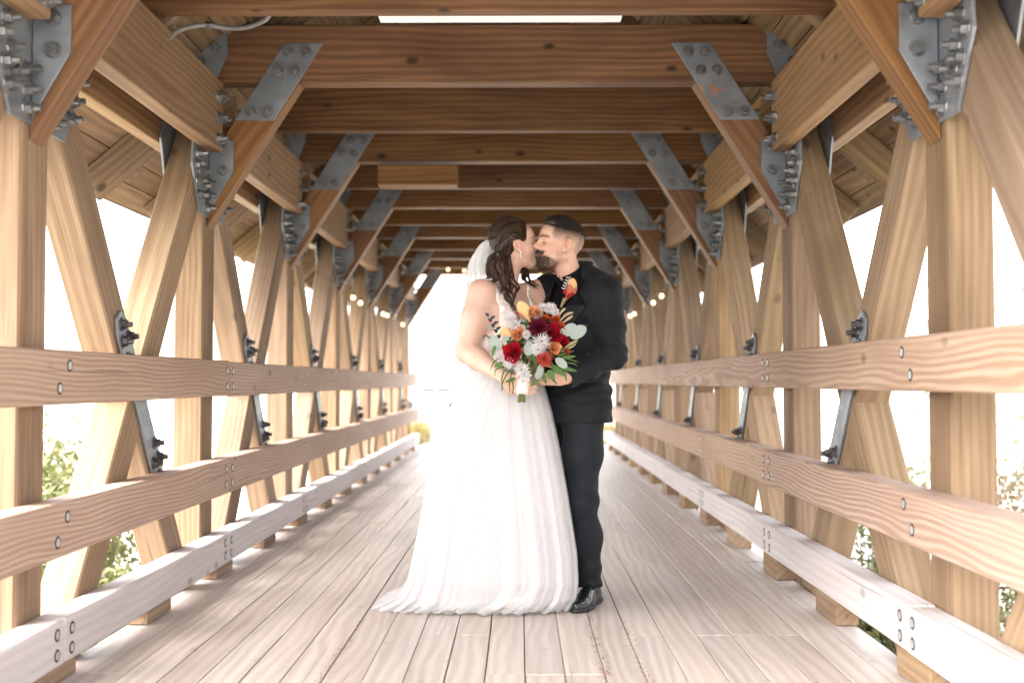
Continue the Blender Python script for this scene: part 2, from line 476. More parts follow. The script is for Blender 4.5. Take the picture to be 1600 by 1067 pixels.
NF = range(-1, 7)
TZ0, TZ1, TT = 2.606, 2.915, 0.12           # tie beam: bottom, top, thickness along the bridge
for n in NF:
    y = YN(n)
    near = -1 <= n <= 1
    vis = n >= 0
    # --- tie beam
    tie = beam('tie_beam', (-1.76, y, (TZ0 + TZ1) / 2), (1.76, y, (TZ0 + TZ1) / 2), TT, TZ1 - TZ0, M_TIE, BR)
    for s in (-1, 1):
        # --- post
        beam('post', (s * (PX + PW / 2), y, -0.60), (s * (PX + PW / 2), y, 2.602), PW, PT, M_POST, BR, up=(0, 1, 0), bev=0.008)
        # --- knee brace: polygon in the frame plane; local x along the timber
        bx, bz = 1.538, 1.83    # lower edge meets the post face here
        d = Vector((-0.601, 0.95)); d.normalize()        # inwards and up
        nrm = Vector((d.y, d.x * -1.0))                  # outwards and up (perpendicular)
        wk = 0.185
        def loc2(pt): return (Vector(pt) - Vector((bx, bz))).dot(d), (Vector(pt) - Vector((bx, bz))).dot(nrm)
        a0 = Vector((bx, bz))
        a1 = a0 + d * ((TZ0 - bz) / d.y)                 # lower edge reaches tie underside
        a2 = a0 + nrm * wk
        a3 = a2 + d * ((TZ0 - a2.y) / d.y)
        a4 = Vector((bx, bz + wk / abs(d.x)))            # upper edge meets the post face
        poly = [loc2(a0), loc2(a1 - Vector((0, 0.002))), loc2(a3 - Vector((0, 0.002))), loc2(a4)]
        m = axes((s * bx, y, bz), (s * d.x, 0, d.y), (s * nrm.x, 0, nrm.y))
        kb = prism_mesh('knee_brace', poly, TT - 0.006, 0.004)
        put('knee_brace', kb, M_KNEE, BR, m)
        # --- parallelogram plates over brace and tie, both faces
        z0, z1 = 2.40, 2.812
        xl = lambda z: bx + d.x / d.y * (z - bz)           # lower brace edge at height z
        hw = wk / d.y * 1.0
        pp = [(xl(z0) + 0.006, z0), (xl(z0) + hw - 0.006, z0), (xl(z1) + hw - 0.006, z1), (xl(z1) + 0.006, z1)]
        for f in ((-1, 1) if n < 3 else (-1,)):
            pm = prism_mesh('brace_plate', [(s * a, b) for a, b in pp], 0.010, 0.0015)
            pl = put('brace_plate', pm, M_STEEL, BR, axes((0, y + f * (TT / 2 + 0.0055), 0), (1, 0, 0), (0, 0, 1)))
            if f == -1 and n == 1 and s == 1:
                mk = random.Random(2); mv, mf = [], []
                for q in range(11):
                    cx_, cz_ = xl(2.58) + 0.09 + mk.gauss(0, 0.018), 2.575 + mk.gauss(0, 0.028)
                    i0 = len(mv)
                    for t in range(6):
                        rr_ = mk.uniform(0.004, 0.012)
                        mv.append((cx_ + rr_ * math.cos(t * 1.047), y - TT / 2 - 0.0115, cz_ + rr_ * math.sin(t * 1.047)))
                    mf.append(tuple(range(i0, i0 + 6)))
                put('paint_mark', mesh_from('paint_mark', mv, mf), plain('orange_marking_paint', (0.45, 0.17, 0.08), 0.8, namt=0.3), pl)['kind'] = 'stuff'
            if f == -1:
                sp = []
                for z in (2.765, 2.665, 2.445):
                    for u in (0.30, 0.70):
                        sp.append((s * (xl(z) + hw * u + 0.003), y - TT / 2 - 0.0105, z))
                bolts(pl, sp, (0, -1, 0), ME_HEAD if n == 0 else ME_NUT, n <= 3)
        # --- gusset on the inner face of post and diagonals
        gx_ = PX - 0.007
        gp = [(-0.22, 1.885), (0.22, 1.885), (0.355, 2.12), (0.33, 2.30), (-0.33, 2.30), (-0.355, 2.12)]
        gm = prism_mesh('gusset_plate', gp, 0.012, 0.0015)
        gu = put('gusset_plate', gm, M_STEEL, BR, axes((s * gx_, y, 0), (0, 1, 0), (0, 0, 1)))
        # --- angle wings on both faces of the brace
        for f in (-1, 1):
            wp = [(PX - 0.016, 1.905), (PX - 0.016, 2.29), (PX - 0.145, 2.29), (PX - 0.145, 2.13)]
            wm = prism_mesh('angle_plate', [(s * a, b) for a, b in wp], 0.010, 0.0015)
            wg = put('angle_plate', wm, M_STEEL, BR, axes((0, y + f * (TT / 2 + 0.0065), 0), (1, 0, 0), (0, 0, 1)))
            if f == -1:
                bolts(wg, [(s * (PX - 0.085), y - TT / 2 - 0.0115, 2.245), (s * (PX - 0.085), y - TT / 2 - 0.0115, 2.135)], (0, -1, 0),
                      ME_HEAD if n == 0 else ME_NUT, n <= 3)
            sp = []
            for (dy, z) in ((-0.265, 2.185), (-0.305, 2.125), (-0.225, 2.10), (-0.20, 2.03), (-0.265, 2.045), (-0.245, 1.975), (-0.11, 2.06), (-0.11, 1.995), (-0.11, 1.93)):
                sp.append((s * (PX - 0.0135), y - f * dy * -1.0 * -1.0 if f == 1 else y + dy, z))
            bolts(gu, sp, (-s, 0, 0), ME_NUT, 0 <= n <= 2)
        # --- bolts through the chord ends
        # --- outer gusset, dark edge seen through the truss
        og = prism_mesh('outer_gusset', [(-0.22, 1.93), (0.22, 1.93), (0.34, 2.25), (0.20, 2.56), (-0.20, 2.56), (-0.34, 2.25)], 0.010, 0.0)
        put('outer_gusset_plate', og, M_STEEL, BR, axes((s * (PX + PW + 0.008), y, 0), (0, 1, 0), (0, 0, 1)))
        # --- rafter plate beside the post head
        rp_ = prism_mesh('rafter_plate', [(s * 1.47, 2.62), (s * 1.70, 2.62), (s * 1.60, 2.80), (s * 1.42, 2.97), (s * 1.42, 2.74)], 0.008, 0.0)
        rpl = put('rafter_plate', rp_, M_STEEL, BR, axes((0, y - TT / 2 - 0.052, 0), (1, 0, 0), (0, 0, 1)))
        bolts(rpl, [(s * 1.48, y - TT / 2 - 0.056, 2.78), (s * 1.56, y - TT / 2 - 0.056, 2.70)], (0, -1, 0), ME_NUT, n <= 1)

# --- members between frames
for n in range(-1, 6):
    ya, yb = YN(n), YN(n + 1)
    ym = (ya + yb) / 2
    mz = 2.757 + {0: 0.030, 1: -0.016}.get(n, -0.006)
    beam('mid_tie', (-1.76, ym, mz), (1.76, ym, mz), 0.078, 0.30, M_TIE, BR)
    for s in (-1, 1):
        ci = beam('top_chord', (s * 1.478, ya + 0.135, 2.40), (s * 1.478, yb - 0.135, 2.40), 0.084, 0.365, M_CHORD, BR)
        beam('outer_chord', (s * 1.748, ya + 0.05, 2.40), (s * 1.748, yb - 0.05, 2.40), 0.078, 0.345, M_CHORD, BR)
        for (yy, sg) in ((yb - 0.135, -1), (ya + 0.135, 1)):
            sp = [(s * 1.4365, yy + sg * a, z) for a in (0.035, 0.095) for z in (2.27, 2.38, 2.49)]
            bolts(ci, sp, (-s, 0, 0), ME_NUT, -1 <= n <= 1 and sg == -1)
        # crossed diagonals, node to node: the continuous one is 3 mm prouder on each face
        zt, zb = 2.30, -0.44
        xd = s * (PX + PW / 2)
        beam('diagonal_brace', (xd, yb - 0.02, zt), (xd, ya + 0.02, zb), 0.147, 0.19, M_DIAG, BR, up=(0, 1, 1), bev=0.007)
        beam('diagonal_brace', (xd, ya + 0.02, zt), (xd, yb - 0.02, zb), 0.141, 0.19, M_DIAG, BR, up=(0, -1, 1), bev=0.007)
        # splice plate along the second diagonal at the crossing
        dv = Vector((0, yb - ya - 0.04, zb - zt)).normalized()
        mid = Vector((s * (PX + PW / 2 - 0.0735 - 0.006), ym, (zt + zb) / 2))
        hp = [(-0.46, -0.03), (-0.40, -0.062), (0.43, -0.062), (0.475, -0.02), (0.475, 0.03), (0.43, 0.062), (-0.40, 0.062), (-0.46, 0.03)]
        sm = prism_mesh('splice_plate', hp, 0.011, 0.0015)
        mm = axes(mid, dv, Vector((s, 0, 0)).cross(dv))
        # keep the plate's thickness across the bridge
        spl = put('splice_plate', sm, M_STEEL, BR, mm)
        sp = []
        for a, c in ((-0.41, 0.0), (-0.345, 0.032), (-0.325, -0.034), (-0.25, 0.02), (0.26, -0.03), (0.325, 0.034), (0.345, -0.032), (0.425, 0.0)):
            sp.append(mm @ Vector((a, c, 0)) - Vector((s * 0.006, 0, 0)))
        bolts(spl, sp, (-s, 0, 0), ME_DARK, 0 <= n <= 2)

# --- rails: three per side, two-bay lengths butted at the posts
RX, RTH = 1.43, 0.105
def recess_bolt(parent, p, s):
    bm = bmesh.new()
    for rad, z, mi in ((0.022, 0.0012, 0), (0.0145, 0.0024, 1)):  # flat raised discs: the wider one paints the hole's shade, the smaller is the cap
        vs = [bm.verts.new((rad * math.cos(2 * math.pi * k / 14), rad * math.sin(2 * math.pi * k / 14), z)) for k in range(14)]
        f = bm.faces.new(vs); f.material_index = mi
        lo = [bm.verts.new((v.co.x, v.co.y, -0.002)) for v in vs]
        for k in range(14):
            q = bm.faces.new((lo[k], lo[(k + 1) % 14], vs[(k + 1) % 14], vs[k])); q.material_index = mi
    me = bpy.data.meshes.get('recess_bolt')
    if me is None:
        me = bpy.data.meshes.new('recess_bolt'); bm.to_mesh(me)
        me.materials.append(M_HOLESHADE); me.materials.append(M_CAPS)
    bm.free()
    put('bolt', me, None, parent, on(p, (-s, 0, 0), 0))
for s in (-1, 1):
    dz = 0.045 if s == 1 else 0.0
    for kind, za, zb, mat in (('hand_rail', 0.940, 1.126, M_RAIL), ('guard_rail', 0.424, 0.608, M_RAIL), ('kerb_rail', 0.058, 0.213, M_CURB)):
        joints = [Y_BACK] + [YN(k) + 0.035 for k in ((1, 3, 5) if kind != 'kerb_rail' else (0, 1, 2, 3, 4, 5))] + [Y_END + (0.55 if kind != 'hand_rail' else 0.0)]
        for a, b in zip(joints[:-1], joints[1:]):
            rl = beam(kind, (s * (RX + RTH / 2), a + 0.003, (za + zb) / 2 + dz + rj.uniform(-.003, .003)),
                      (s * (RX + RTH / 2), b - 0.003, (za + zb) / 2 + dz + rj.uniform(-.003, .003)), RTH, zb - za, mat, BR, bev=0.006)
            for k in range(-1, 6):
                y = YN(k)
                if a - 0.05 < y < b + 0.05:
                    isj = [j for j in joints[1:-1] if abs(j - y) < 0.1]
                    if isj:
                        j = isj[0]
                        off = -0.062 if j > (a + b) / 2 else 0.062
                        pts = [(j + off, za + (zb - za) * q) for q in (0.28, 0.72)]
                    elif kind == 'kerb_rail':
                        pts = []
                    else:
                        pts = [(y - 0.035, za + (zb - za) * 0.3), (y + 0.045, za + (zb - za) * 0.72)]
                    for yy, zz in pts:
                        if k <= 2: recess_bolt(rl, (s * RX, yy, zz + dz), s)
    # spacer blocks under the kerb
    for n in range(-1, 7):
        for q in (0.0, 0.5):
            y = YN(n) + q * L
            if y > Y_END: continue
            beam('kerb_block', (s * (RX + 0.056), y - 0.16, (0.058 + dz) / 2 + 0.0005), (s * (RX + 0.056), y + 0.16, (0.058 + dz) / 2 + 0.0005), 0.095, 0.054 + dz, M_POST, BR, bev=0.003)

# --- deck: planks along the bridge, butted over joists
NPL = 22
pitch = 1.53 * 2 / NPL
jy = [Y_BACK + 0.61 * k for k in range(40)]
for i in range(NPL):
    x = -1.53 + pitch * (i + 0.5)
    a = Y_BACK
    first = True
    while a < Y_END - 0.05:
        ln = 0.61 * (rj.choice((2, 3, 4, 5)) if first else rj.choice((4, 5, 6, 7, 8)))
        first = False
        b = min(a + ln, Y_END)
        if Y_END - b < 0.7: b = Y_END
        z = -0.024 + rj.uniform(-0.0022, 0.0022)
        w = pitch - 0.0022 - rj.random() * 0.0032
        o = beam('deck_plank', (x, a + 0.002, z), (x, b - 0.002, z), w, 0.048, M_DECK, BR, bev=0.002)
        o.matrix_basis = o.matrix_basis @ Matrix.Rotation(rj.uniform(-0.010, 0.010), 4, 'X')
        a = b
for y in jy:
    if y < Y_END: beam('floor_joist', (-1.5, y, -0.15), (1.5, y, -0.15), 0.07, 0.19, M_JOIST, BR, bev=0)
beam('subfloor', (0, Y_BACK + .05, -0.062), (0, Y_END - .05, -0.062), 3.0, 0.018, M_JOIST, BR, bev=0)
for s in (-1, 1):
    beam('bottom_chord', (s * 1.60, Y_BACK, -0.45), (s * 1.60, Y_END, -0.45), 0.20, 0.36, M_POST, BR)

# --- roof: rafters and lengthwise boards
SL = 0.84
ang = math.atan(SL)
EX, EZ = 2.33, 2.10                   # underside of the boards at the eave
for s in (-1, 1):
    def rz(x): return EZ + (EX - x) * SL
    for n in range(-1, 7):
        for q in (0.0, 0.5):
            y = YN(n) + q * L + (0.12 if q else 0.115)
            if y > Y_END + 0.2: continue
            hh = 0.085
            ox, oz = -math.sin(ang) * hh, -math.cos(ang) * hh
            beam('rafter', (s * (EX - 0.04 + ox), y, rz(EX - 0.04) + oz), (s * (0.02 + ox * 0), y, rz(0.02) + oz * 1.3), 0.075, 0.165, M_ROOF, BR, up=(s * math.sin(ang), 0, math.cos(ang)))
    nb = 21
    slope_len = EX / math.cos(ang)
    bw = slope_len / nb
    for i in range(nb):
        for a, b in ((Y_BACK - 0.3, YN(1) + 0.4 + 0.3 * (i % 3)), (YN(1) + 0.4 + 0.3 * (i % 3), Y_END + 0.35)):
            d = bw * (i + 0.5)
            x = EX - d * math.cos(ang)
            z = EZ + d * math.sin(ang)
            up = Vector((s * math.sin(ang), 0, math.cos(ang)))
            c = Vector((s * x, 0, z)) + up * (0.013 + 0.001 * (i % 2))
            beam('roof_board', c + Vector((0, a, 0)), c + Vector((0, b - 0.003, 0)), bw - 0.005, 0.022, M_ROOF, BR, up=up, bev=0.002)
    # shingled skin above
    up = Vector((s * math.sin(ang), 0, math.cos(ang)))
    c = Vector((s * EX / 2, 0, EZ + EX / 2 * SL)) + up * 0.042
    beam('roof_covering', c + Vector((0, Y_BACK - 0.35, 0)), c + Vector((0, Y_END + 0.4, 0)), slope_len + 0.05, 0.025, M_JOIST, BR, up=up, bev=0)

# pine needles and grit caught in the plank seams
nv, nf = [], []
for k in range(520):
    seam = -1.53 + pitch * rj.randint(3, NPL - 3)
    hot = rj.random() < 0.5
    yy = (rj.choice((4.35, 4.7, 3.95)) + rj.gauss(0, 0.12)) if hot else rj.uniform(3.6, 9.0)
    if hot: seam = -1.53 + pitch * rj.choice((7, 14, 15)) + rj.gauss(0, 0.008)
    p = Vector((seam + rj.gauss(0, 0.008), yy, 0.0045))
    a = rj.gauss(1.57, 0.7); l = rj.uniform(0.008, 0.035)
    dx, dy = math.cos(a) * l, math.sin(a) * l
    w = 0.0011
    i = len(nv)
    nv += [p + Vector((-w, 0, 0)), p + Vector((w, 0, 0)), p + Vector((dx + w, dy, 0.0015)), p + Vector((dx - w, dy, 0.0015))]
    nf.append((i, i + 1, i + 2, i + 3))
lit = put('pine_needles', mesh_from('pine_needles', nv, nf), plain('dry_pine_needle', (0.22, 0.085, 0.045), 0.8, namt=0.3))
tag(lit, 'dry reddish pine needles caught in the deck seams round the couple', 'pine needles', kind='stuff')
# ------------------------------------------------------------------ things on and round the bridge
def emis(name, col, strength, base=(0.8, 0.8, 0.8)):
    m, N, K, b = new_mat(name)
    b.inputs['Base Color'].default_value = (*base, 1)
    b.inputs['Emission Color'].default_value = (*col, 1)
    b.inputs['Emission Strength'].default_value = strength
    return m
M_DIFF = emis('lit_tube_diffuser', (1, 0.97, 0.98), 0.02)
M_WHITE = plain('white_enamel', (0.75, 0.75, 0.76), 0.4, namt=0.05)
M_BULB = emis('warm_bulb_glass', (1.0, 0.62, 0.26), 0.7)
M_WIRE = plain('dark_cable', (0.03, 0.03, 0.03), 0.6)
M_GREY = plain('grey_plastic_conduit', (0.22, 0.22, 0.22), 0.5)

# tube light between the second and third tie beams
LX0, LX1, LY, LZ = -0.565, 0.62, 5.30, 2.756
lamp = empty('tube_light', ((LX0 + LX1) / 2, LY, LZ))
tag(lamp, 'long white tube light fixture hung between the two nearest ceiling ties', 'light')
hb = prism_mesh('housing', [(-0.06, 0.035), (0.06, 0.035), (0.085, 0.09), (0.045, 0.12), (-0.045, 0.12), (-0.085, 0.09)], LX1 - LX0, 0.004)
put('housing', hb, M_WHITE, lamp, axes(((LX0 + LX1) / 2, LY, LZ), (0, 1, 0), (0, 0, 1)))
db = prism_mesh('diffuser', [(-0.075, 0.0), (0.075, 0.0), (0.085, 0.012), (0.085, 0.034), (-0.085, 0.034), (-0.085, 0.012)], LX1 - LX0 - 0.02, 0.003)
put('diffuser', db, M_DIFF, lamp, axes(((LX0 + LX1) / 2, LY, LZ), (0, 1, 0), (0, 0, 1)))
cl = prism_mesh('clip', [(-0.008, -0.004), (0.008, -0.004), (0.008, 0.03), (-0.008, 0.03)], 0.018, 0.002)
for u in (0.08, 0.36, 0.62, 0.90):
    put('clip', cl, M_BOLT, lamp, axes((LX0 + (LX1 - LX0) * u, LY - 0.088, LZ + 0.008), (1, 0, 0), (0, 0, 1)))
for u in (0.15, 0.85):
    vs, fs = tube_geo([(LX0 + (LX1 - LX0) * u, LY, LZ + 0.118), (LX0 + (LX1 - LX0) * u, LY, 3.62)], 0.006, 6)
    put('hanger_rod', mesh_from('hanger_rod', vs, fs), M_BOLT, lamp)

# small wooden box under the third tie beam
wb = empty('wooden_box', (-0.62, YN(2), 2.44))
tag(wb, 'small reddish wooden box fixed under a ceiling tie left of the middle', 'box')
bxw, bxh, bxd = 0.575, 0.13, 0.14
x0 = -0.905
c = x0 + bxw / 2
for (p0, p1, w, h, nm) in (((x0, YN(2) - bxd / 2, 2.515), (x0 + bxw, YN(2) - bxd / 2, 2.515), 0.02, bxh - 0.006, 'side_board'),
                           ((x0, YN(2) + bxd / 2, 2.515), (x0 + bxw, YN(2) + bxd / 2, 2.515), 0.02, bxh - 0.006, 'side_board'),
                           ((x0 + 0.001, YN(2), 2.442), (x0 + bxw - 0.001, YN(2), 2.442), bxd + 0.03, 0.02, 'bottom_board')):
    beam(nm, p0, p1, w, h, M_KNEE, wb, bev=0.003)
for xx in (x0 + 0.012, x0 + bxw - 0.012):
    beam('end_board', (xx, YN(2) - bxd / 2 + 0.011, 2.515), (xx, YN(2) + bxd / 2 - 0.011, 2.515), 0.02, bxh - 0.008, M_KNEE, wb, bev=0.002)

# conduit from the chord up to the tube light
cp = [P(258, 66, 4.9), P(276, 50, 5.0), P(300, 42, 5.1), P(325, 40, 5.15), P(352, 44, 5.18), P(380, 44, 5.16), P(404, 37, 5.1), P(418, 28, 5.0), P(424, 12, 4.95), P(426, -30, 4.95)]
vs, fs = tube_geo(spline(cp, 60), 0.011, 8)
cdt = empty('electrical_conduit', cp[0])
tag(cdt, 'grey bent conduit running from the left chord up behind the first ceiling tie', 'conduit')
put('pipe', mesh_from('pipe', vs, fs, True), M_GREY, cdt)
for q in (3,):
    c = Vector(cp[q]); vs, fs = tube_geo([c - Vector((0.012, 0, 0)), c + Vector((0.012, 0, 0))], 0.017, 10)
    put('clamp', mesh_from('clamp', vs, fs), M_BOLT, cdt)

# string lights: across the far portal and along the brace feet
def bulb_mesh():
    vs, fs = [], []
    prof = [(0.0, -0.030), (0.012, -0.028), (0.019, -0.018), (0.020, -0.008), (0.014, 0.006), (0.009, 0.012)]
    for (r, z) in prof:
        for k in range(8): vs.append((r * math.cos(k * math.pi / 4), r * math.sin(k * math.pi / 4), z))
    for i in range(len(prof) - 1):
        for k in range(8): fs.append((i * 8 + k, i * 8 + (k + 1) % 8, (i + 1) * 8 + (k + 1) % 8, (i + 1) * 8 + k))
    return mesh_from('bulb', vs, fs, True)
ME_BULB = bulb_mesh(); ME_BULB.materials.append(M_BULB)
sv, sf = tube_geo([(0, 0, 0.010), (0, 0, 0.035)], 0.010, 8)
ME_SOCK = mesh_from('socket', sv, sf); ME_SOCK.materials.append(M_WIRE)
def garland(label, pts, at_):
    t = empty('string_lights', pts[0]); tag(t, label, 'string lights')
    path = spline(pts, 80)
    vs, fs = tube_geo(path, 0.004, 5)
    put('wire', mesh_from('wire', vs, fs), M_WIRE, t)
    for u in at_:
        p = path[int(u * 79)]
        b = put('bulb', ME_BULB, None, t, Matrix.Translation(p - Vector((0, 0, 0.034))))
        put('socket', ME_SOCK, None, b, Matrix.Translation(p - Vector((0, 0, 0.034))))
yA = YN(6) - 0.1
garland('warm bulb string sagging under the far portal tie behind the couple',
        [P(668, 403, yA), P(690, 415, yA), P(730, 419, yA), P(775, 424, yA), P(830, 426, yA), P(885, 423, yA), P(925, 414, yA)],
        [0.06, 0.13, 0.22, 0.32, 0.44, 0.58, 0.72, 0.86])
garland('warm bulb string along the far brace feet on the left side',
        [(-1.40, YN(2) + 0.3, 1.83), (-1.36, YN(3) - 0.05, 1.80), (-1.38, YN(3) + 1.0, 1.72), (-1.36, YN(4) - 0.05, 1.80), (-1.38, YN(5) - 0.9, 1.74), (-1.36, YN(5), 1.82), (-1.2, YN(6) - 0.1, 2.1)],
        [0.14, 0.20, 0.47, 0.53, 0.80, 0.97])
garland('warm bulb string along the far brace feet on the right side',
        [(1.40, YN(2) + 0.3, 1.83), (1.36, YN(3) - 0.05, 1.80), (1.38, YN(3) + 1.0, 1.72), (1.36, YN(4) - 0.05, 1.80), (1.38, YN(5) - 0.9, 1.74), (1.36, YN(5), 1.82), (1.2, YN(6) - 0.1, 2.1)],
        [0.13, 0.19, 0.48, 0.54, 0.79, 0.96])

# shrubs and young trees outside
def leaf_mat(name, cols):
    m, N, K, b = new_mat(name)
    g = N.new('ShaderNodeNewGeometry')
    r = ramp(N, [(i / max(1, len(cols) - 1), c) for i, c in enumerate(cols)])
    K.new(g.outputs['Random Per Island'], r.inputs[0])
    K.new(r.outputs[0], b.inputs['Base Color'])
    b.inputs['Roughness'].default_value = 0.5
    tr = N.new('ShaderNodeBsdfTranslucent'); K.new(r.outputs[0], tr.inputs['Color'])
    mx = N.new('ShaderNodeMixShader'); mx.inputs[0].default_value = 0.35
    K.new(b.outputs[0], mx.inputs[1]); K.new(tr.outputs[0], mx.inputs[2])
    K.new(mx.outputs[0], N['Material Output'].inputs['Surface'])
    return m
M_LG = leaf_mat('yellow_green_leaves', [(0.11, 0.135, 0.045), (0.17, 0.18, 0.065), (0.21, 0.19, 0.08)])
M_LO = leaf_mat('autumn_leaves', [(0.20, 0.17, 0.09), (0.23, 0.13, 0.08), (0.16, 0.17, 0.08)])
M_LS = leaf_mat('straw_grass', [(0.30, 0.23, 0.08), (0.25, 0.20, 0.07), (0.34, 0.28, 0.12)])
M_BARK = plain('pale_bark', (0.30, 0.26, 0.22), 0.9, nscale=8, namt=0.3, bump=0.4)
def leaves_geo(centres, per, spread, size, rng):
    vs, fs = [], []
    for c in centres:
        for _ in range(per):
            p = Vector(c) + Vector((rng.gauss(0, 1), rng.gauss(0, 1), rng.gauss(0, 0.8))) * spread
            a = Vector((rng.gauss(0, 1), rng.gauss(0, 1), rng.gauss(0, 1))).normalized()
            b = a.orthogonal().normalized()
            s = size * rng.uniform(0.6, 1.3)
            n = a.cross(b) * 0.18 * s
            i = len(vs)
            vs += [p - a * s, p + b * s * 0.45 + n, p + a * s, p - b * s * 0.45 + n]
            fs += [(i, i + 1, i + 2), (i, i + 2, i + 3)]
    return vs, fs
def shrub(name, label, cat, loc, rad, h, mat, seed, per=44, size=0.055, group=None):
    rng = random.Random(seed)
    t = empty(name, loc); tag(t, label, cat, group)
    st_v, st_f, cs = [], [], []
    for k in range(16):
        a, q = rng.uniform(0, 6.283), math.sqrt(rng.random())
        top = Vector(loc) + Vector((math.cos(a) * rad * q, math.sin(a) * rad * q, h * (1 - 0.35 * q) * rng.uniform(0.75, 1)))
        base = Vector(loc) + Vector((math.cos(a) * rad * q * 0.2, math.sin(a) * rad * q * 0.2, -0.1))
        mid = base.lerp(top, 0.5) + Vector((rng.gauss(0, .06), rng.gauss(0, .06), 0))
        tube_geo(spline([base, mid, top], 7), [0.016, 0.014, 0.012, 0.01, 0.008, 0.006, 0.004], 5, st_v, st_f)
        for j in range(6):
            u = 0.30 + 0.7 * j / 5
            cs.append(base.lerp(top, u) + Vector((rng.gauss(0, .1), rng.gauss(0, .1), rng.gauss(0, .06))))
    put('stems', mesh_from('stems', st_v, st_f), M_BARK, t)
    vs, fs = leaves_geo(cs, per, rad * 0.16 + 0.03, size, rng)
    put('foliage', mesh_from('foliage', vs, fs), mat, t)
    return t
GZ = -1.3
shrub('shrub', 'yellow green leafy shrub seen through the left railing beside the nearest post', 'shrub', (-3.35, 8.2, GZ), 0.75, 2.25, M_LG, 1, 130, 0.036)
shrub('shrub', 'low green shrub below the lowest left rail near the crossed braces', 'shrub', (-2.75, 7.3, GZ), 0.45, 1.25, M_LG, 2, 80, 0.036)
shrub('shrub', 'sparse reddish shrub at the right edge past the nearest right post', 'shrub', (3.85, 8.0, GZ), 0.65, 2.2, M_LO, 3, 40, 0.036)
shrub('shrub', 'pale green shrub seen between the right crossed braces', 'shrub', (3.3, 9.6, GZ), 0.7, 2.0, M_LG, 4, 40, 0.036)
shrub('shrub', 'small green shrub low behind the right kerb rail', 'shrub', (2.65, 7.4, GZ), 0.42, 1.25, M_LG, 5, 80, 0.036)
shrub('shrub', 'rounded shrub behind the middle of the left railing', 'shrub', (-5.2, 12.5, GZ), 1.1, 1.6, M_LG, 6)
def clump(label, loc, rad, h, mat, seed):
    rng = random.Random(seed)
    t = empty('grass_clump', loc); tag(t, label, 'grass clump')
    vs, fs = [], []
    for k in range(420):
        a, q = rng.uniform(0, 6.283), math.sqrt(rng.random()) * rad
        b = Vector(loc) + Vector((math.cos(a) * q, math.sin(a) * q, -0.05))
        tip = b + Vector((math.cos(a) * q * 0.5 + rng.gauss(0, .06), math.sin(a) * q * 0.5 + rng.gauss(0, .06), h * rng.uniform(0.6, 1)))
        w = Vector((math.sin(a), -math.cos(a), 0)) * 0.011
        m = b.lerp(tip, 0.55) + Vector((0, 0, h * 0.1))
        i = len(vs); vs += [b - w, b + w, m + w * .8, m - w * .8, tip]
        fs += [(i, i + 1, i + 2, i + 3), (i + 3, i + 2, i + 4)]
    put('blades', mesh_from('blades', vs, fs), mat, t)
clump('yellow grass clump beyond the far end of the left railing', (-1.72, 18.6, -0.03), 0.36, 0.62, M_LS, 1)
clump('straw coloured grass clump beyond the far end of the right railing', (1.78, 18.9, -0.03), 0.36, 0.5, M_LS, 2)
def bare_tree(label, loc, h, seed, mat):
    rng = random.Random(seed)
    t = empty('young_tree', loc); tag(t, label, 'tree')
    tv, tf = [], []
    top = Vector(loc) + Vector((rng.gauss(0, .2), rng.gauss(0, .2), h))
    trunk = spline([Vector(loc) - Vector((0, 0, .2)), Vector(loc).lerp(top, .5) + Vector((rng.gauss(0, .1), 0, 0)), top], 12)
    tube_geo(trunk, [0.055 * (1 - i / 13) + 0.006 for i in range(12)], 7, tv, tf)
    put('trunk', mesh_from('trunk', tv, tf, True), M_BARK, t)
    bv, bf, cs = [], [], []
    for k in range(22):
        b = trunk[3 + k % 9]
        a = rng.uniform(0, 6.283); l = h * rng.uniform(0.15, 0.3)
        e = b + Vector((math.cos(a) * l * .8, math.sin(a) * l * .8, l * 0.8))
        tube_geo(spline([b, b.lerp(e, .5) + Vector((0, 0, -l * .06)), e], 6), [0.014, 0.012, 0.01, 0.008, 0.005, 0.003], 5, bv, bf)
        cs += [b.lerp(e, .6), e, b.lerp(e, .85)]
    cr = put('branches', mesh_from('branches', bv, bf), M_BARK, t)
    vs, fs = leaves_geo(cs, 9, 0.14, 0.04, rng)
    put('crown', mesh_from('crown', vs, fs), mat, t)
bare_tree('thin pale young tree standing outside the right railing nearest the camera', (3.9, 8.9, GZ), 2.9, 3, M_LO)
bare_tree('thin young tree standing far outside the left railing', (-9.5, 15.0, GZ), 3.0, 8, M_LO)

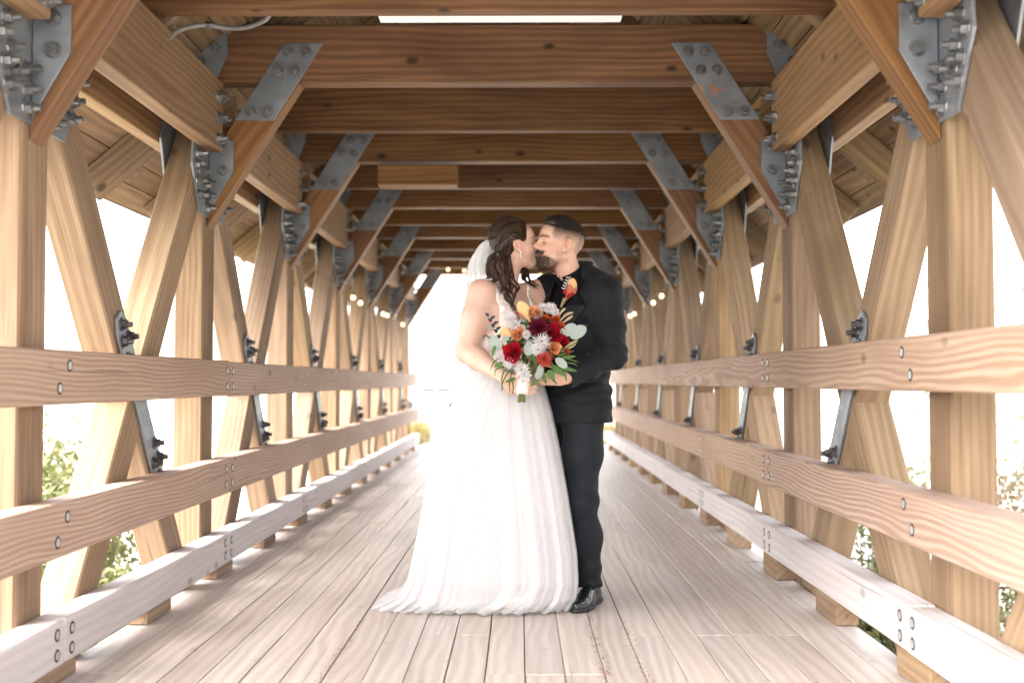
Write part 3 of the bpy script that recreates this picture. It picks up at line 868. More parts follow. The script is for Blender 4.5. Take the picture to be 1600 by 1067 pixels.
# distant parked car, white, seen through the far portal left of the bride
def car(loc, rot):
    t = empty('parked_car', loc); t.rotation_euler.z = 0
    tag(t, 'white parked car with bluish windows far beyond the portal left of the bride', 'car')
    Mx = Matrix.Translation(loc) @ Matrix.Rotation(rot, 4, 'Z') @ Matrix.Rotation(R(90), 4, 'X')
    body = [(-2.2, 0.35), (-2.25, 0.7), (-2.1, 0.95), (-1.0, 1.02), (2.05, 1.0), (2.25, 0.75), (2.25, 0.35)]
    put('body', prism_mesh('body', body, 1.75, 0.06), M_CARW, t, Mx)
    put('cabin', prism_mesh('cabin', [(-1.25, 1.0), (-0.5, 1.5), (1.2, 1.52), (1.95, 1.0)], 1.5, 0.05), M_CARW, t, Mx)
    for sd in (-0.752, 0.752):
        for w in ([(-1.0, 1.06), (-0.42, 1.42), (0.25, 1.44), (0.25, 1.06)], [(0.33, 1.06), (0.33, 1.44), (1.12, 1.44), (1.6, 1.06)]):
            put('side_window', prism_mesh('side_window', w, 0.012), M_CARG, t, Mx @ Matrix.Translation((0, 0, sd)))
    for wx in (-1.4, 1.4):
        for sd in (-0.8, 0.8):
            wv, wf = tube_geo([(wx, 0.32, sd - 0.1), (wx, 0.32, sd + 0.1)], 0.32, 18)
            put('wheel', mesh_from('wheel', wv, wf), M_WIRE, t, Mx)
M_CARW = plain('white_car_paint', (0.78, 0.78, 0.78), 0.3, namt=0.02)
M_CARG = plain('blue_grey_car_glass', (0.075, 0.08, 0.09), 0.3, spec=0.2)
car(Vector((-5.6, 72.0, ground_z(-6, 72))), R(8))
# ------------------------------------------------------------------ implicit-surface modelling for the two people
f32 = np.float32
def V3(p): return np.array(tuple(p), dtype=f32)
def smin(a, b, k):
    h = np.clip(0.5 + 0.5 * (b - a) / k, 0, 1)
    return b * (1 - h) + a * h - k * h * (1 - h)
def smax(a, b, k): return -smin(-a, -b, k)
def s_cap(p, a, b, ra, rb):
    a, b = V3(a), V3(b)
    ab = b - a
    t = np.clip(((p - a) @ ab) / float(ab @ ab), 0, 1)
    return np.linalg.norm(p - a - t[:, None] * ab, axis=1) - (ra + (rb - ra) * t)
def s_ell(p, c, r, M=None):
    q = p - V3(c)
    if M is not None: q = q @ M          # columns of M: local axes
    r = np.array(r, dtype=f32)
    k0 = np.linalg.norm(q / r, axis=1)
    k1 = np.linalg.norm(q / (r * r), axis=1) + 1e-9
    return k0 * (k0 - 1) / k1
def chain(p, pts, rads, k=0.02):
    d = None
    for i in range(len(pts) - 1):
        c = s_cap(p, pts[i], pts[i + 1], rads[i], rads[i + 1])
        d = c if d is None else smin(d, c, k)
    return d
def yawM(a):
    """columns: forward, left, up for a heading a (0 = +X), as float32"""
    return np.array([[math.cos(a), -math.sin(a), 0], [math.sin(a), math.cos(a), 0], [0, 0, 1]], dtype=f32)

def surf(f, lo, hi, h, blk=8):
    """surface nets on a block-sparse grid; returns vertices (n,3), quads (m,4)"""
    lo = np.array(lo, dtype=np.float64); hi = np.array(hi, dtype=np.float64)
    nb = np.maximum(1, np.ceil((hi - lo) / (h * blk)).astype(int))
    n = nb * blk + 1
    bc = np.stack(np.meshgrid(*[(np.arange(b) + 0.5) * blk * h for b in nb], indexing='ij'), -1).reshape(-1, 3) + lo
    fb = f(bc.astype(f32))
    F = np.empty(tuple(n), dtype=f32)
    sg = fb.reshape(nb)
    F[:-1, :-1, :-1] = np.repeat(np.repeat(np.repeat(np.where(sg < 0, -1.0, 1.0), blk, 0), blk, 1), blk, 2)
    F[-1] = 1; F[:, -1] = 1; F[:, :, -1] = 1
    act = np.argwhere(np.abs(sg) < h * blk * 1.9)
    off = np.stack(np.meshgrid(*[np.arange(blk + 1)] * 3, indexing='ij'), -1).reshape(-1, 3)
    for ch in np.array_split(act, max(1, len(act) // 400)):
        if not len(ch): continue
        idx = (ch[:, None, :] * blk + off[None]).reshape(-1, 3)
        F[idx[:, 0], idx[:, 1], idx[:, 2]] = f((lo + idx * h).astype(f32))
    S = F < 0
    cells = np.zeros(tuple(n - 1), dtype=np.int8)
    for dx in (0, 1):
        for dy in (0, 1):
            for dz in (0, 1):
                cells += S[dx:n[0] - 1 + dx, dy:n[1] - 1 + dy, dz:n[2] - 1 + dz]
    mask = (cells > 0) & (cells < 8)
    C = np.argwhere(mask)
    vid = -np.ones(mask.shape, dtype=np.int64)
    vid[mask] = np.arange(len(C))
    acc = np.zeros((len(C), 3)); cnt = np.zeros(len(C))
    cor = [(a, b, c) for a in (0, 1) for b in (0, 1) for c in (0, 1)]
    for i, a in enumerate(cor):
        for b in cor[i + 1:]:
            if sum(abs(x - y) for x, y in zip(a, b)) != 1: continue
            fa = F[C[:, 0] + a[0], C[:, 1] + a[1], C[:, 2] + a[2]]
            fb_ = F[C[:, 0] + b[0], C[:, 1] + b[1], C[:, 2] + b[2]]
            cr = (fa < 0) != (fb_ < 0)
            t = np.where(cr, fa / np.where(cr, fa - fb_, 1), 0)
            pt = np.array(a)[None] + t[:, None] * (np.array(b) - np.array(a))[None]
            acc[cr] += pt[cr]; cnt[cr] += 1
    V = lo + (C + acc / cnt[:, None]) * h
    Q = []
    for ax in range(3):
        o1, o2 = [(1, 2), (2, 0), (0, 1)][ax]
        s0 = [slice(None)] * 3; s1 = [slice(None)] * 3
        s0[ax] = slice(0, -1); s1[ax] = slice(1, None)
        A, Bm = S[tuple(s0)], S[tuple(s1)]
        E = np.argwhere(A != Bm)
        E = E[(E[:, o1] > 0) & (E[:, o2] > 0) & (E[:, o1] < n[o1] - 1) & (E[:, o2] < n[o2] - 1)]
        flip = A[E[:, 0], E[:, 1], E[:, 2]]
        def g(d1, d2):
            e = E.copy(); e[:, o1] -= d1; e[:, o2] -= d2
            return vid[e[:, 0], e[:, 1], e[:, 2]]
        q = np.stack([g(0, 0), g(1, 0), g(1, 1), g(0, 1)], 1)
        q[~flip] = q[~flip][:, ::-1]
        Q.append(q)
    Q = np.concatenate(Q)
    Q = Q[(Q >= 0).all(1)]
    return V, Q

def smooth_v(V, Q, it=1, lam=0.5):
    for _ in range(it):
        acc = np.zeros_like(V); c = np.zeros(len(V))
        for i in range(4):
            a, b = Q[:, i], Q[:, (i + 1) % 4]
            np.add.at(acc, a, V[b]); np.add.at(c, a, 1)
            np.add.at(acc, b, V[a]); np.add.at(c, b, 1)
        V = V + lam * (acc / np.maximum(c, 1)[:, None] - V)
    return V

def np_mesh(name, V, Q, colors=None):
    me = bpy.data.meshes.new(name)
    me.vertices.add(len(V)); me.loops.add(len(Q) * 4); me.polygons.add(len(Q))
    me.vertices.foreach_set('co', V.astype(np.float32).ravel())
    me.loops.foreach_set('vertex_index', Q.astype(np.int32).ravel())
    me.polygons.foreach_set('loop_start', np.arange(0, len(Q) * 4, 4, dtype=np.int32))
    me.polygons.foreach_set('use_smooth', np.ones(len(Q), dtype=bool))
    me.update(calc_edges=True)
    if colors is not None:
        ca = me.color_attributes.new('tone', 'FLOAT_COLOR', 'POINT')
        ca.data.foreach_set('color', np.concatenate([colors, np.ones((len(V), 1))], 1).astype(np.float32).ravel())
    me.validate()
    return me

def tone_mat(name, rough=0.5, sss=0.2, spec=0.35):
    m, N, K, b = new_mat(name)
    at = N.new('ShaderNodeAttribute'); at.attribute_name = 'tone'
    tc = N.new('ShaderNodeTexCoord'); n = N.new('ShaderNodeTexNoise'); n.inputs['Scale'].default_value = 90; n.inputs['Detail'].default_value = 3
    K.new(tc.outputs['Object'], n.inputs['Vector'])
    rp = ramp(N, [(0.3, (0.90, 0.88, 0.87)), (0.7, (1.0, 1.0, 1.0))]); K.new(n.outputs['Fac'], rp.inputs[0])
    K.new(mix_c(N, K, 1.0, at.outputs['Color'], rp.outputs[0], 'MULTIPLY'), b.inputs['Base Color'])
    b.inputs['Roughness'].default_value = rough
    b.inputs['Specular IOR Level'].default_value = spec
    b.inputs['Subsurface Weight'].default_value = sss
    b.inputs['Subsurface Radius'].default_value = (0.010, 0.004, 0.002)
    b.inputs['Subsurface Scale'].default_value = 0.7
    bp = N.new('ShaderNodeBump'); bp.inputs['Strength'].default_value = 0.08; bp.inputs['Distance'].default_value = 0.001
    K.new(n.outputs['Fac'], bp.inputs['Height']); K.new(bp.outputs[0], b.inputs['Normal'])
    return m

class Body:
    """a heading plus an origin: local (forward, left, up) <-> world"""
    def __init__(s, o, yaw, roll=0.0, pitch=0.0, scale=1.0):
        s.o = V3(o); s.sc = scale
        M = Matrix.Rotation(yaw, 3, 'Z') @ Matrix.Rotation(-pitch, 3, 'Y') @ Matrix.Rotation(roll, 3, 'X')
        s.M = np.array(M, dtype=f32)
    def loc(s, p): return ((p - s.o) @ s.M) / s.sc
    def w(s, f, l, u): return Vector(s.o + s.M @ np.array((f, l, u), dtype=f32) * s.sc)

def head_sdf(q, male=True, lids=True):
    """q in head coordinates (metres): forward x, left y, up z; origin between the ears"""
    w = 1.0 if male else 0.95
    d = s_ell(q, (-0.014, 0, 0.036), (0.100, 0.078 * w, 0.090))
    d = smin(d, s_ell(q, (0.026, 0, -0.030), (0.066, 0.060 * w, 0.080)), 0.03)
    d = smin(d, s_ell(q, (0.060, 0, 0.045), (0.038, 0.055, 0.040)), 0.03)
    for s in (-1, 1):
        jw = 0.056 if male else 0.050
        d = smin(d, s_cap(q, (-0.004, s * jw, -0.055), (0.062, s * 0.020, -0.102 if male else -0.096), 0.019, 0.016), 0.025)
        d = smin(d, s_ell(q, (0.060, s * 0.036, -0.022), (0.030, 0.026, 0.026)), 0.02)
    d = smin(d, s_ell(q, (0.070, 0, -0.100 if male else -0.095), (0.021, 0.024, 0.019)), 0.02)
    d = smin(d, s_ell(q, (0.074, 0, -0.060), (0.022, 0.032, 0.030)), 0.02)
    for s in (-1, 1):                                            # sockets, then closed lids
        d = smax(d, -s_ell(q, (0.108, s * 0.033, 0.008), (0.026, 0.024, 0.013)), 0.016)
        d = smin(d, s_ell(q, (0.072, s * 0.031, 0.006), (0.0165, 0.017, 0.0135)), 0.006)
        d = smin(d, s_cap(q, (0.092, s * 0.014, 0.026), (0.080, s * 0.048, 0.027), 0.007, 0.006), 0.012)
    d = smin(d, s_cap(q, (0.090, 0, 0.022), (0.110, 0, -0.018), 0.0075, 0.0105), 0.014)
    d = smin(d, s_ell(q, (0.113, 0, -0.021), (0.0115, 0.011, 0.010)), 0.008)
    for s in (-1, 1):
        d = smin(d, s_ell(q, (0.100, s * 0.0125, -0.025), (0.011, 0.0075, 0.0085)), 0.008)
    d = smin(d, s_ell(q, (0.096, 0, -0.050), (0.011, 0.023, 0.0075)), 0.008)
    d = smin(d, s_ell(q, (0.093, 0, -0.063), (0.0115, 0.020, 0.0085)), 0.006)
    d = smax(d, -s_cap(q, (0.109, -0.022, -0.0568), (0.109, 0.022, -0.0568), 0.003, 0.003), 0.004)
    for s in (-1, 1):                                            # ears
        e = s_ell(q, (-0.010, s * 0.082 * w, 0.004), (0.021, 0.0085, 0.033))
        e = smin(e, s_ell(q, (-0.016, s * 0.089 * w, 0.010), (0.016, 0.0045, 0.025)), 0.006)
        e = smin(e, s_ell(q, (-0.001, s * 0.080 * w, -0.024), (0.010, 0.007, 0.012)), 0.008)
        e = smax(e, -s_ell(q, (-0.006, s * 0.094 * w, 0.004), (0.0115, 0.016, 0.020)), 0.003)
        d = smin(d, e, 0.005)
    return d

def head_tone(q, base, lip, male):
    """albedo by place on the head (blush, lips, lash line, shaved hair, brows)"""
    n = len(q)
    c = np.repeat(np.array([base], dtype=f32), n, 0)
    def mixin(mask, col): c[:] = c * (1 - mask[:, None]) + np.array(col, dtype=f32) * mask[:, None]
    def blob(ce, r):
        return np.exp(-1.6 * np.sum(((q - V3(ce)) / np.array(r, dtype=f32)) ** 2, axis=1))
    for s in (-1, 1):
        mixin(0.30 * blob((0.07, s * 0.045, -0.022), (0.045, 0.04, 0.03)), (base[0] * 0.98, base[1] * 0.72, base[2] * 0.68))
        mixin(0.5 * blob((-0.006, s * 0.084, 0.0), (0.022, 0.010, 0.036)), (base[0] * 1.0, base[1] * 0.68, base[2] * 0.6))
    mixin(0.3 * blob((0.115, 0, -0.02), (0.02, 0.016, 0.016)), (base[0], base[1] * 0.74, base[2] * 0.68))
    mixin(0.9 * blob((0.104, 0, -0.057), (0.016, 0.023, 0.015)), lip)
    for s in (-1, 1):
        # lash line of the closed lid
        m = np.exp(-((q[:, 2] - (-0.002 - 0.10 * (np.abs(q[:, 1]) - 0.03) ** 2 * 10)) / 0.0026) ** 2) * (np.abs(q[:, 1] * s - 0.032) < 0.018) * (q[:, 0] > 0.055)
        mixin(0.85 * m, (0.03, 0.017, 0.012))
        zb = 0.030 - 6.0 * (np.abs(q[:, 1] * s - 0.030)) ** 2 + 0.05 * (q[:, 1] * s - 0.03)
        m = np.exp(-((q[:, 2] - zb) / (0.0052 if male else 0.0036)) ** 4) * (np.abs(q[:, 1] * s - 0.033) < 0.024) * (q[:, 0] > 0.045)
        mixin((0.9 if male else 0.7) * m, (0.035, 0.020, 0.012))
    if male:
        # shaved sides and nape: density fades downwards
        side = np.clip((q[:, 2] - 0.012) / 0.055, 0, 1) * np.clip((0.062 - q[:, 0]) / 0.014, 0, 1)
        nape = np.clip((q[:, 2] + 0.045) / 0.06, 0, 1) * np.clip((-0.045 - q[:, 0]) / 0.03, 0, 1)
        grain = 0.85 + 0.3 * RNG.random(n)
        mixin(np.clip(0.80 * np.maximum(side, nape * 0.8) * grain, 0, 0.9), (0.05, 0.031, 0.021))
        top = np.clip((q[:, 2] - 0.078) / 0.01, 0, 1) * np.clip((0.078 - q[:, 0]) / 0.01, 0, 1)
        mixin(0.9 * top, (0.03, 0.018, 0.011))
        # stubble area under the beard shell
        b = np.clip((-0.050 - 0.30 * np.clip(0.075 - q[:, 0], 0, 1) + np.where(q[:, 0] < 0.02, 0.012, 0) - q[:, 2]) / 0.016, 0, 1) * np.clip((q[:, 0] - 0.005) / 0.02, 0, 1) * np.clip((q[:, 2] + 0.128) / 0.008, 0, 1)
        lipm = np.linalg.norm((q - V3((0.104, 0, -0.058))) / np.array((0.02, 0.022, 0.010), dtype=f32), axis=1) < 1
        mixin(0.9 * lipm, (0.16, 0.075, 0.06))
        mixin(np.clip(0.66 * b * (~lipm) * grain, 0, 0.9), (0.035, 0.021, 0.014))
    return c

def finger(p, base, dirs, lens, r0):
    """one finger: bends given as successive directions"""
    pts = [Vector(base)]
    for d_, l_ in zip(dirs, lens): pts.append(pts[-1] + Vector(d_).normalized() * l_)
    rr = [r0, r0 * 0.95, r0 * 0.88, r0 * 0.72]
    return chain(p, pts, rr, 0.004)

def hand_sdf(p, wrist, fwd, palm_n, thumb_side, curl=0.9, sc=1.0, grip=1.0):
    """wrist -> fwd along the palm; palm_n points out of the palm; thumb leaves along thumb_side"""
    wv, f, n = Vector(wrist), Vector(fwd).normalized(), Vector(palm_n).normalized()
    t = Vector(thumb_side).normalized()
    d = None
    kn = wv + f * 0.085 * sc
    for u in (-1.0, -0.33, 0.33, 1.0):                           # palm from four metacarpals
        c = s_cap(p, wv + t * u * 0.017 * sc, kn + t * u * 0.030 * sc - n * 0.002, 0.016 * sc, 0.0125 * sc)
        d = c if d is None else smin(d, c, 0.007)
    for u, L_ in ((1.0, 0.92), (0.33, 1.0), (-0.33, 0.95), (-1.0, 0.76)):
        a1, a2, a3 = curl * 0.7, curl * 1.6, curl * 2.3
        dirs = [f * math.cos(a) + n * math.sin(a) + t * u * 0.05 for a in (a1, a2, a3)]
        fg = finger(p, kn + t * u * 0.029 * sc, dirs, [0.042 * L_ * sc, 0.028 * L_ * sc, 0.022 * L_ * sc], 0.0092 * sc)
        d = smin(d, fg, 0.005)
    tb = wv + f * 0.022 * sc + t * 0.022 * sc
    td = [t * 0.75 + f * 0.6 + n * 0.25, f * 0.8 + t * 0.3 + n * 0.45, f * 0.75 + n * 0.6]
    th = finger(p, tb, td, [0.040 * sc, 0.032 * sc, 0.025 * sc], 0.0115 * sc)
    return smin(d, th, 0.008)

# materials for the couple
M_SKIN = tone_mat('skin')
def fabric(name, col, rough=0.85, sheen=0.2, weave=420, bump=0.25, fold=0.0):
    m, N, K, b = new_mat(name)
    tc = N.new('ShaderNodeTexCoord')
    n = N.new('ShaderNodeTexNoise'); n.inputs['Scale'].default_value = weave; n.inputs['Detail'].default_value = 2
    n2 = N.new('ShaderNodeTexNoise'); n2.inputs['Scale'].default_value = 9; n2.inputs['Detail'].default_value = 4
    K.new(tc.outputs['Object'], n.inputs['Vector']); K.new(tc.outputs['Object'], n2.inputs['Vector'])
    rp = ramp(N, [(0.3, tuple(c * 0.82 for c in col)), (0.7, tuple(min(1, c * 1.18) for c in col))])
    K.new(n2.outputs['Fac'], rp.inputs[0]); K.new(rp.outputs[0], b.inputs['Base Color'])
    b.inputs['Roughness'].default_value = rough; b.inputs['Sheen Weight'].default_value = sheen
    b.inputs['Specular IOR Level'].default_value = 0.18
    bp = N.new('ShaderNodeBump'); bp.inputs['Strength'].default_value = bump; bp.inputs['Distance'].default_value = 0.001
    K.new(n.outputs['Fac'], bp.inputs['Height']); K.new(bp.outputs[0], b.inputs['Normal'])
    return m
M_SUIT = fabric('black_suit_cloth', (0.0056, 0.0067, 0.0087), 0.72, 0.03)
M_TROUS = fabric('charcoal_trouser_cloth', (0.0085, 0.0105, 0.0130), 0.72, 0.03)
M_LAPEL = fabric('black_lapel_cloth', (0.003, 0.0034, 0.0042), 0.55, 0.0)
M_SHIRT = fabric('black_shirt_cotton', (0.003, 0.003, 0.004), 0.75, 0.0)
M_SHOE = plain('polished_black_leather', (0.008, 0.008, 0.009), 0.22, spec=0.6, nscale=40)
M_SOLE = plain('black_rubber_sole', (0.012, 0.012, 0.012), 0.6)
def hair_mat(name, dark, light):
    m, N, K, b = new_mat(name)
    tc = N.new('ShaderNodeTexCoord'); n = N.new('ShaderNodeTexNoise'); n.inputs['Scale'].default_value = 60; n.inputs['Detail'].default_value = 3
    g = N.new('ShaderNodeNewGeometry')
    K.new(tc.outputs['Object'], n.inputs['Vector'])
    v = math_n(N, K, 'ADD', math_n(N, K, 'MULTIPLY', n.outputs['Fac'], 0.5), math_n(N, K, 'MULTIPLY', g.outputs['Random Per Island'], 0.5))
    rp = ramp(N, [(0.25, dark), (0.8, light)]); K.new(v, rp.inputs[0]); K.new(rp.outputs[0], b.inputs['Base Color'])
    b.inputs['Roughness'].default_value = 0.40
    b.inputs['Specular IOR Level'].default_value = 0.30
    return m
M_HAIRG = hair_mat('dark_brown_short_hair', (0.007, 0.0042, 0.003), (0.022, 0.013, 0.009))
M_HAIRB = hair_mat('brown_wavy_hair', (0.013, 0.0062, 0.004), (0.060, 0.027, 0.014))
M_BEARD = hair_mat('dark_beard_hair', (0.020, 0.011, 0.007), (0.055, 0.030, 0.019))

def strands(roots_dirs, rad=0.0011, seg=4):
    vs, fs = [], []
    for pts in roots_dirs:
        n = len(pts)
        tube_geo(pts, [rad * (1 - 0.6 * i / (n - 1)) for i in range(n)], 4, vs, fs)
    return vs, fs
# ------------------------------------------------------------------ the groom
GH = Body(P(874, 384, 5.115), R(180 + 17), roll=R(-4), pitch=R(7), scale=0.985)   # head: faces left, turned a little to the camera
GT = Body((0.383, 5.17, 0), math.atan2(-0.31, -0.30))                           # torso heading: left and towards the camera
GROOM = empty('person', (0.41, 5.17, 0))
tag(GROOM, 'person in black suit and black shirt kissing the bride, holding an arm round', 'person')

gSL, gSR = P(948, 461, 5.02), P(856, 452, 5.30)        # shoulders
gEL, gWL = P(957, 556, 4.99), P(888, 589, 4.86)        # near arm
gER, gWR = P(822, 540, 5.44), P(770, 562, 5.40)        # far arm, round her back
neck_lo, neck_hi = GT.w(-0.02, 0, 1.40), GH.w(-0.025, 0, -0.05)

def g_skin(p):
    q = GH.loc(p)
    d = head_sdf(q, True) * GH.sc
    d = smin(d, s_cap(p, neck_lo, neck_hi, 0.060, 0.056), 0.02)
    d = smin(d, s_cap(p, gSL, gSR, 0.035, 0.035), 0.02)
    d = smin(d, s_cap(p, (gSL + gSR) / 2 - Vector((0, 0, .03)), GT.w(0, 0, 1.2), 0.05, 0.07), 0.03)
    for S_, E_, W_ in ((gSL, gEL, gWL), (gSR, gER, gWR)):
        d = smin(d, chain(p, [S_, E_, W_], [0.045, 0.036, 0.027], 0.02), 0.02)
    hd = hand_sdf(p, gWL + (gWL - gEL).normalized() * 0.012, P(846, 594, 4.83) - gWL, (0.05, 0.93, 0.30), (-0.05, -0.32, 0.94), 0.42, 0.86)
    d = smin(d, hd, 0.01)
    hd = hand_sdf(p, gWR, Vector((-0.8, -0.25, 0.1)), (0.3, -0.9, 0), (0, 0, 1), 0.35)
    return smin(d, hd, 0.01)
V, Q = surf(g_skin, (-0.15, 4.70, 1.0), (0.66, 5.56, 1.80), 0.0036)
V = smooth_v(V, Q, 1, 0.35)
gbase = (0.53, 0.32, 0.235)
qh = GH.loc(V.astype(f32))
tone = np.repeat(np.array([gbase], dtype=f32), len(V), 0)
hm = (qh[:, 2] > -0.16) & (np.abs(qh[:, 1]) < 0.12) & (np.abs(qh[:, 0]) < 0.16)
tone[hm] = head_tone(qh[hm], gbase, (0.30, 0.15, 0.115), True)
put('skin', np_mesh('skin', V, Q, tone), M_SKIN, GROOM)

# hair on top: a swept cap with short strands over it
def g_hair(p):
    q = GH.loc(p)
    d = s_ell(q, (-0.013, 0, 0.038), (0.1035, 0.0795, 0.0975))
    d = smin(d, s_ell(q, (0.048, 0, 0.098), (0.040, 0.050, 0.034)), 0.03)
    cut = (0.080 - 0.22 * np.clip(-q[:, 0] - 0.045, 0, 1) + 0.12 * np.clip(q[:, 0] - 0.05, 0, 1)) - q[:, 2]
    d = smax(d, cut, 0.016)
    d = smax(d, q[:, 0] - 0.088, 0.01)
    return d * GH.sc + 0.0016 * np.sin(q[:, 1] * 420 + 2 * np.sin(q[:, 0] * 60))
b = GH.o
V, Q = surf(g_hair, b - 0.17, b + 0.19, 0.0034)
cap = put('hair', np_mesh('hair', V, Q), M_HAIRG, GROOM)
rg = random.Random(4)
sts = []
for i in range(2600):
    y = rg.uniform(-0.077, 0.077)
    x = rg.uniform(-0.112, 0.080)
    zz = 1 - ((x + 0.013) / 0.1035) ** 2 - (y / 0.0795) ** 2
    if zz < 0.02: continue
    z = 0.038 + 0.0975 * math.sqrt(zz)
    if z < 0.074 - 0.22 * max(0, -x - 0.045) + 0.1 * max(0, x - 0.05) - rg.random() * 0.012: continue
    z += 0.008 * max(0, min(1, (x + 0.02) / 0.08)) - 0.001
    l = 0.012 + 0.022 * max(0, min(1, (x + 0.06) / 0.12)) + 0.008 * rg.random()
    o = Vector((x, y, z))
    nrm = Vector(((x + 0.013) / 0.0107, y / 0.0063, (z - 0.038) / 0.0095)).normalized()
    tng = Vector((-1, 0.15 * rg.gauss(0, 1), 0)); tng = (tng - nrm * tng.dot(nrm)).normalized()
    p1 = o + tng * l * 0.5 + nrm * 0.0035
    p2 = o + tng * l + nrm * rg.uniform(-0.001, 0.003)
    sts.append([GH.w(*o), GH.w(*p1), GH.w(*p2)])
# clipped sides: shorter and thinner hair further down
sd = np.stack([RNG.uniform(-0.125, 0.066, 420000), RNG.uniform(-0.09, 0.0, 420000) * RNG.choice([-1, 1, 1, 1], 420000), RNG.uniform(-0.01, 0.092, 420000)], 1).astype(f32)
sd = sd[np.abs(head_sdf(sd, True)) < 0.0015][:26000]
side_v, side_f = [], []
for q in sd:
    x, y, z = map(float, q)
    u = (z - 0.012 + 0.25 * min(0, x + 0.05)) / 0.075
    if u < 0 or rg.random() > u ** 0.8 or (abs(y) > 0.074 and -0.035 < x < 0.02 and z < 0.042): continue
    o = Vector((x, y, z)); nrm = Vector((x + 0.014, y * 1.4, z - 0.03)).normalized()
    l = 0.002 + 0.006 * u
    tg = (nrm * 0.45 + Vector((-0.45, 0, -0.65)) + Vector((rg.gauss(0, .15), rg.gauss(0, .15), rg.gauss(0, .15)))).normalized()
    tube_geo([GH.w(*(o - nrm * 0.001)), GH.w(*(o + tg * l))], [0.00042, 0.00025], 3, side_v, side_f)
put('side_hair', mesh_from('side_hair', side_v, side_f, True), M_HAIRG, cap)
vs, fs = strands(sts, 0.0011)
put('hair_strands', mesh_from('hair_strands', vs, fs, True), M_HAIRG, cap)
# beard: short bristles over jaw, chin and lip
def g_headonly(p): return head_sdf(p, True)
bs = []
tries = np.stack([RNG.uniform(-0.005, 0.13, 150000), RNG.uniform(-0.085, 0.085, 150000), RNG.uniform(-0.135, -0.028, 150000)], 1).astype(f32)
dv = head_sdf(tries, True)
pts_ = tries[np.abs(dv) < 0.0022]
for q in pts_:
    x, y, z = map(float, q)
    lipd = math.sqrt(((x - 0.104) / 0.025) ** 2 + (y / 0.021) ** 2 + ((z + 0.058) / 0.0085) ** 2)
    jaw = z < -0.054 - rg.random() * 0.010 - 0.30 * max(0, 0.075 - x) + (0.015 if x < 0.02 else 0) and x > 0.004
    mous = z < -0.036 and z > -0.055 and x > 0.082
    side = x < 0.03 and x > 0.002 and z < -0.030 and z > -0.085 and abs(y) > 0.04
    if not (jaw or mous or side): continue
    if lipd < 1.0: continue
    dens = 1.0 if x > 0.05 else 0.30
    if rg.random() > dens: continue
    g0 = 0.002
    nrm = np.array([head_sdf(np.array([[x + g0, y, z]], dtype=f32))[0] - head_sdf(np.array([[x - g0, y, z]], dtype=f32))[0] if False else x - 0.02, y, z + 0.05])
    nrm = Vector(nrm).normalized()
    l = (0.0065 if x > 0.055 else 0.004) * rg.uniform(0.7, 1.2)
    o = Vector((x, y, z)) - nrm * 0.001
    dn = (nrm * 0.75 + Vector((0.1, 0, -0.8)) + Vector((rg.gauss(0, .2), rg.gauss(0, .2), rg.gauss(0, .2)))).normalized()
    bs.append([GH.w(*o), GH.w(*(o + dn * l * 0.5)), GH.w(*(o + dn * l))])
    if len(bs) > 5200: break
vs, fs = strands(bs, 0.0007)
put('beard', mesh_from('beard', vs, fs, True), M_BEARD, GROOM)

# jacket
jt = [  # height, centre forward, half depth, half width
    (0.80, 0.01, 0.132, 0.188), (0.90, 0.01, 0.130, 0.184), (1.00, 0.008, 0.124, 0.175), (1.08, 0.005, 0.120, 0.168),
    (1.18, 0.005, 0.124, 0.172), (1.28, 0.008, 0.130, 0.184), (1.36, 0.004, 0.124, 0.186), (1.42, -0.008, 0.105, 0.165), (1.47, -0.015, 0.080, 0.12), (1.52, -0.02, 0.06, 0.08)]
jz = np.array([r[0] for r in jt])
def torso(q, table, grow=0.0):
    T = np.array(table)
    cx = np.interp(q[:, 2], T[:, 0], T[:, 1]); a = np.interp(q[:, 2], T[:, 0], T[:, 2]) + grow; b_ = np.interp(q[:, 2], T[:, 0], T[:, 3]) + grow
    k = (np.abs((q[:, 0] - cx) / a) ** 2.3 + np.abs(q[:, 1] / b_) ** 2.3) ** (1 / 2.3)
    return (k - 1) * np.minimum(a, b_)
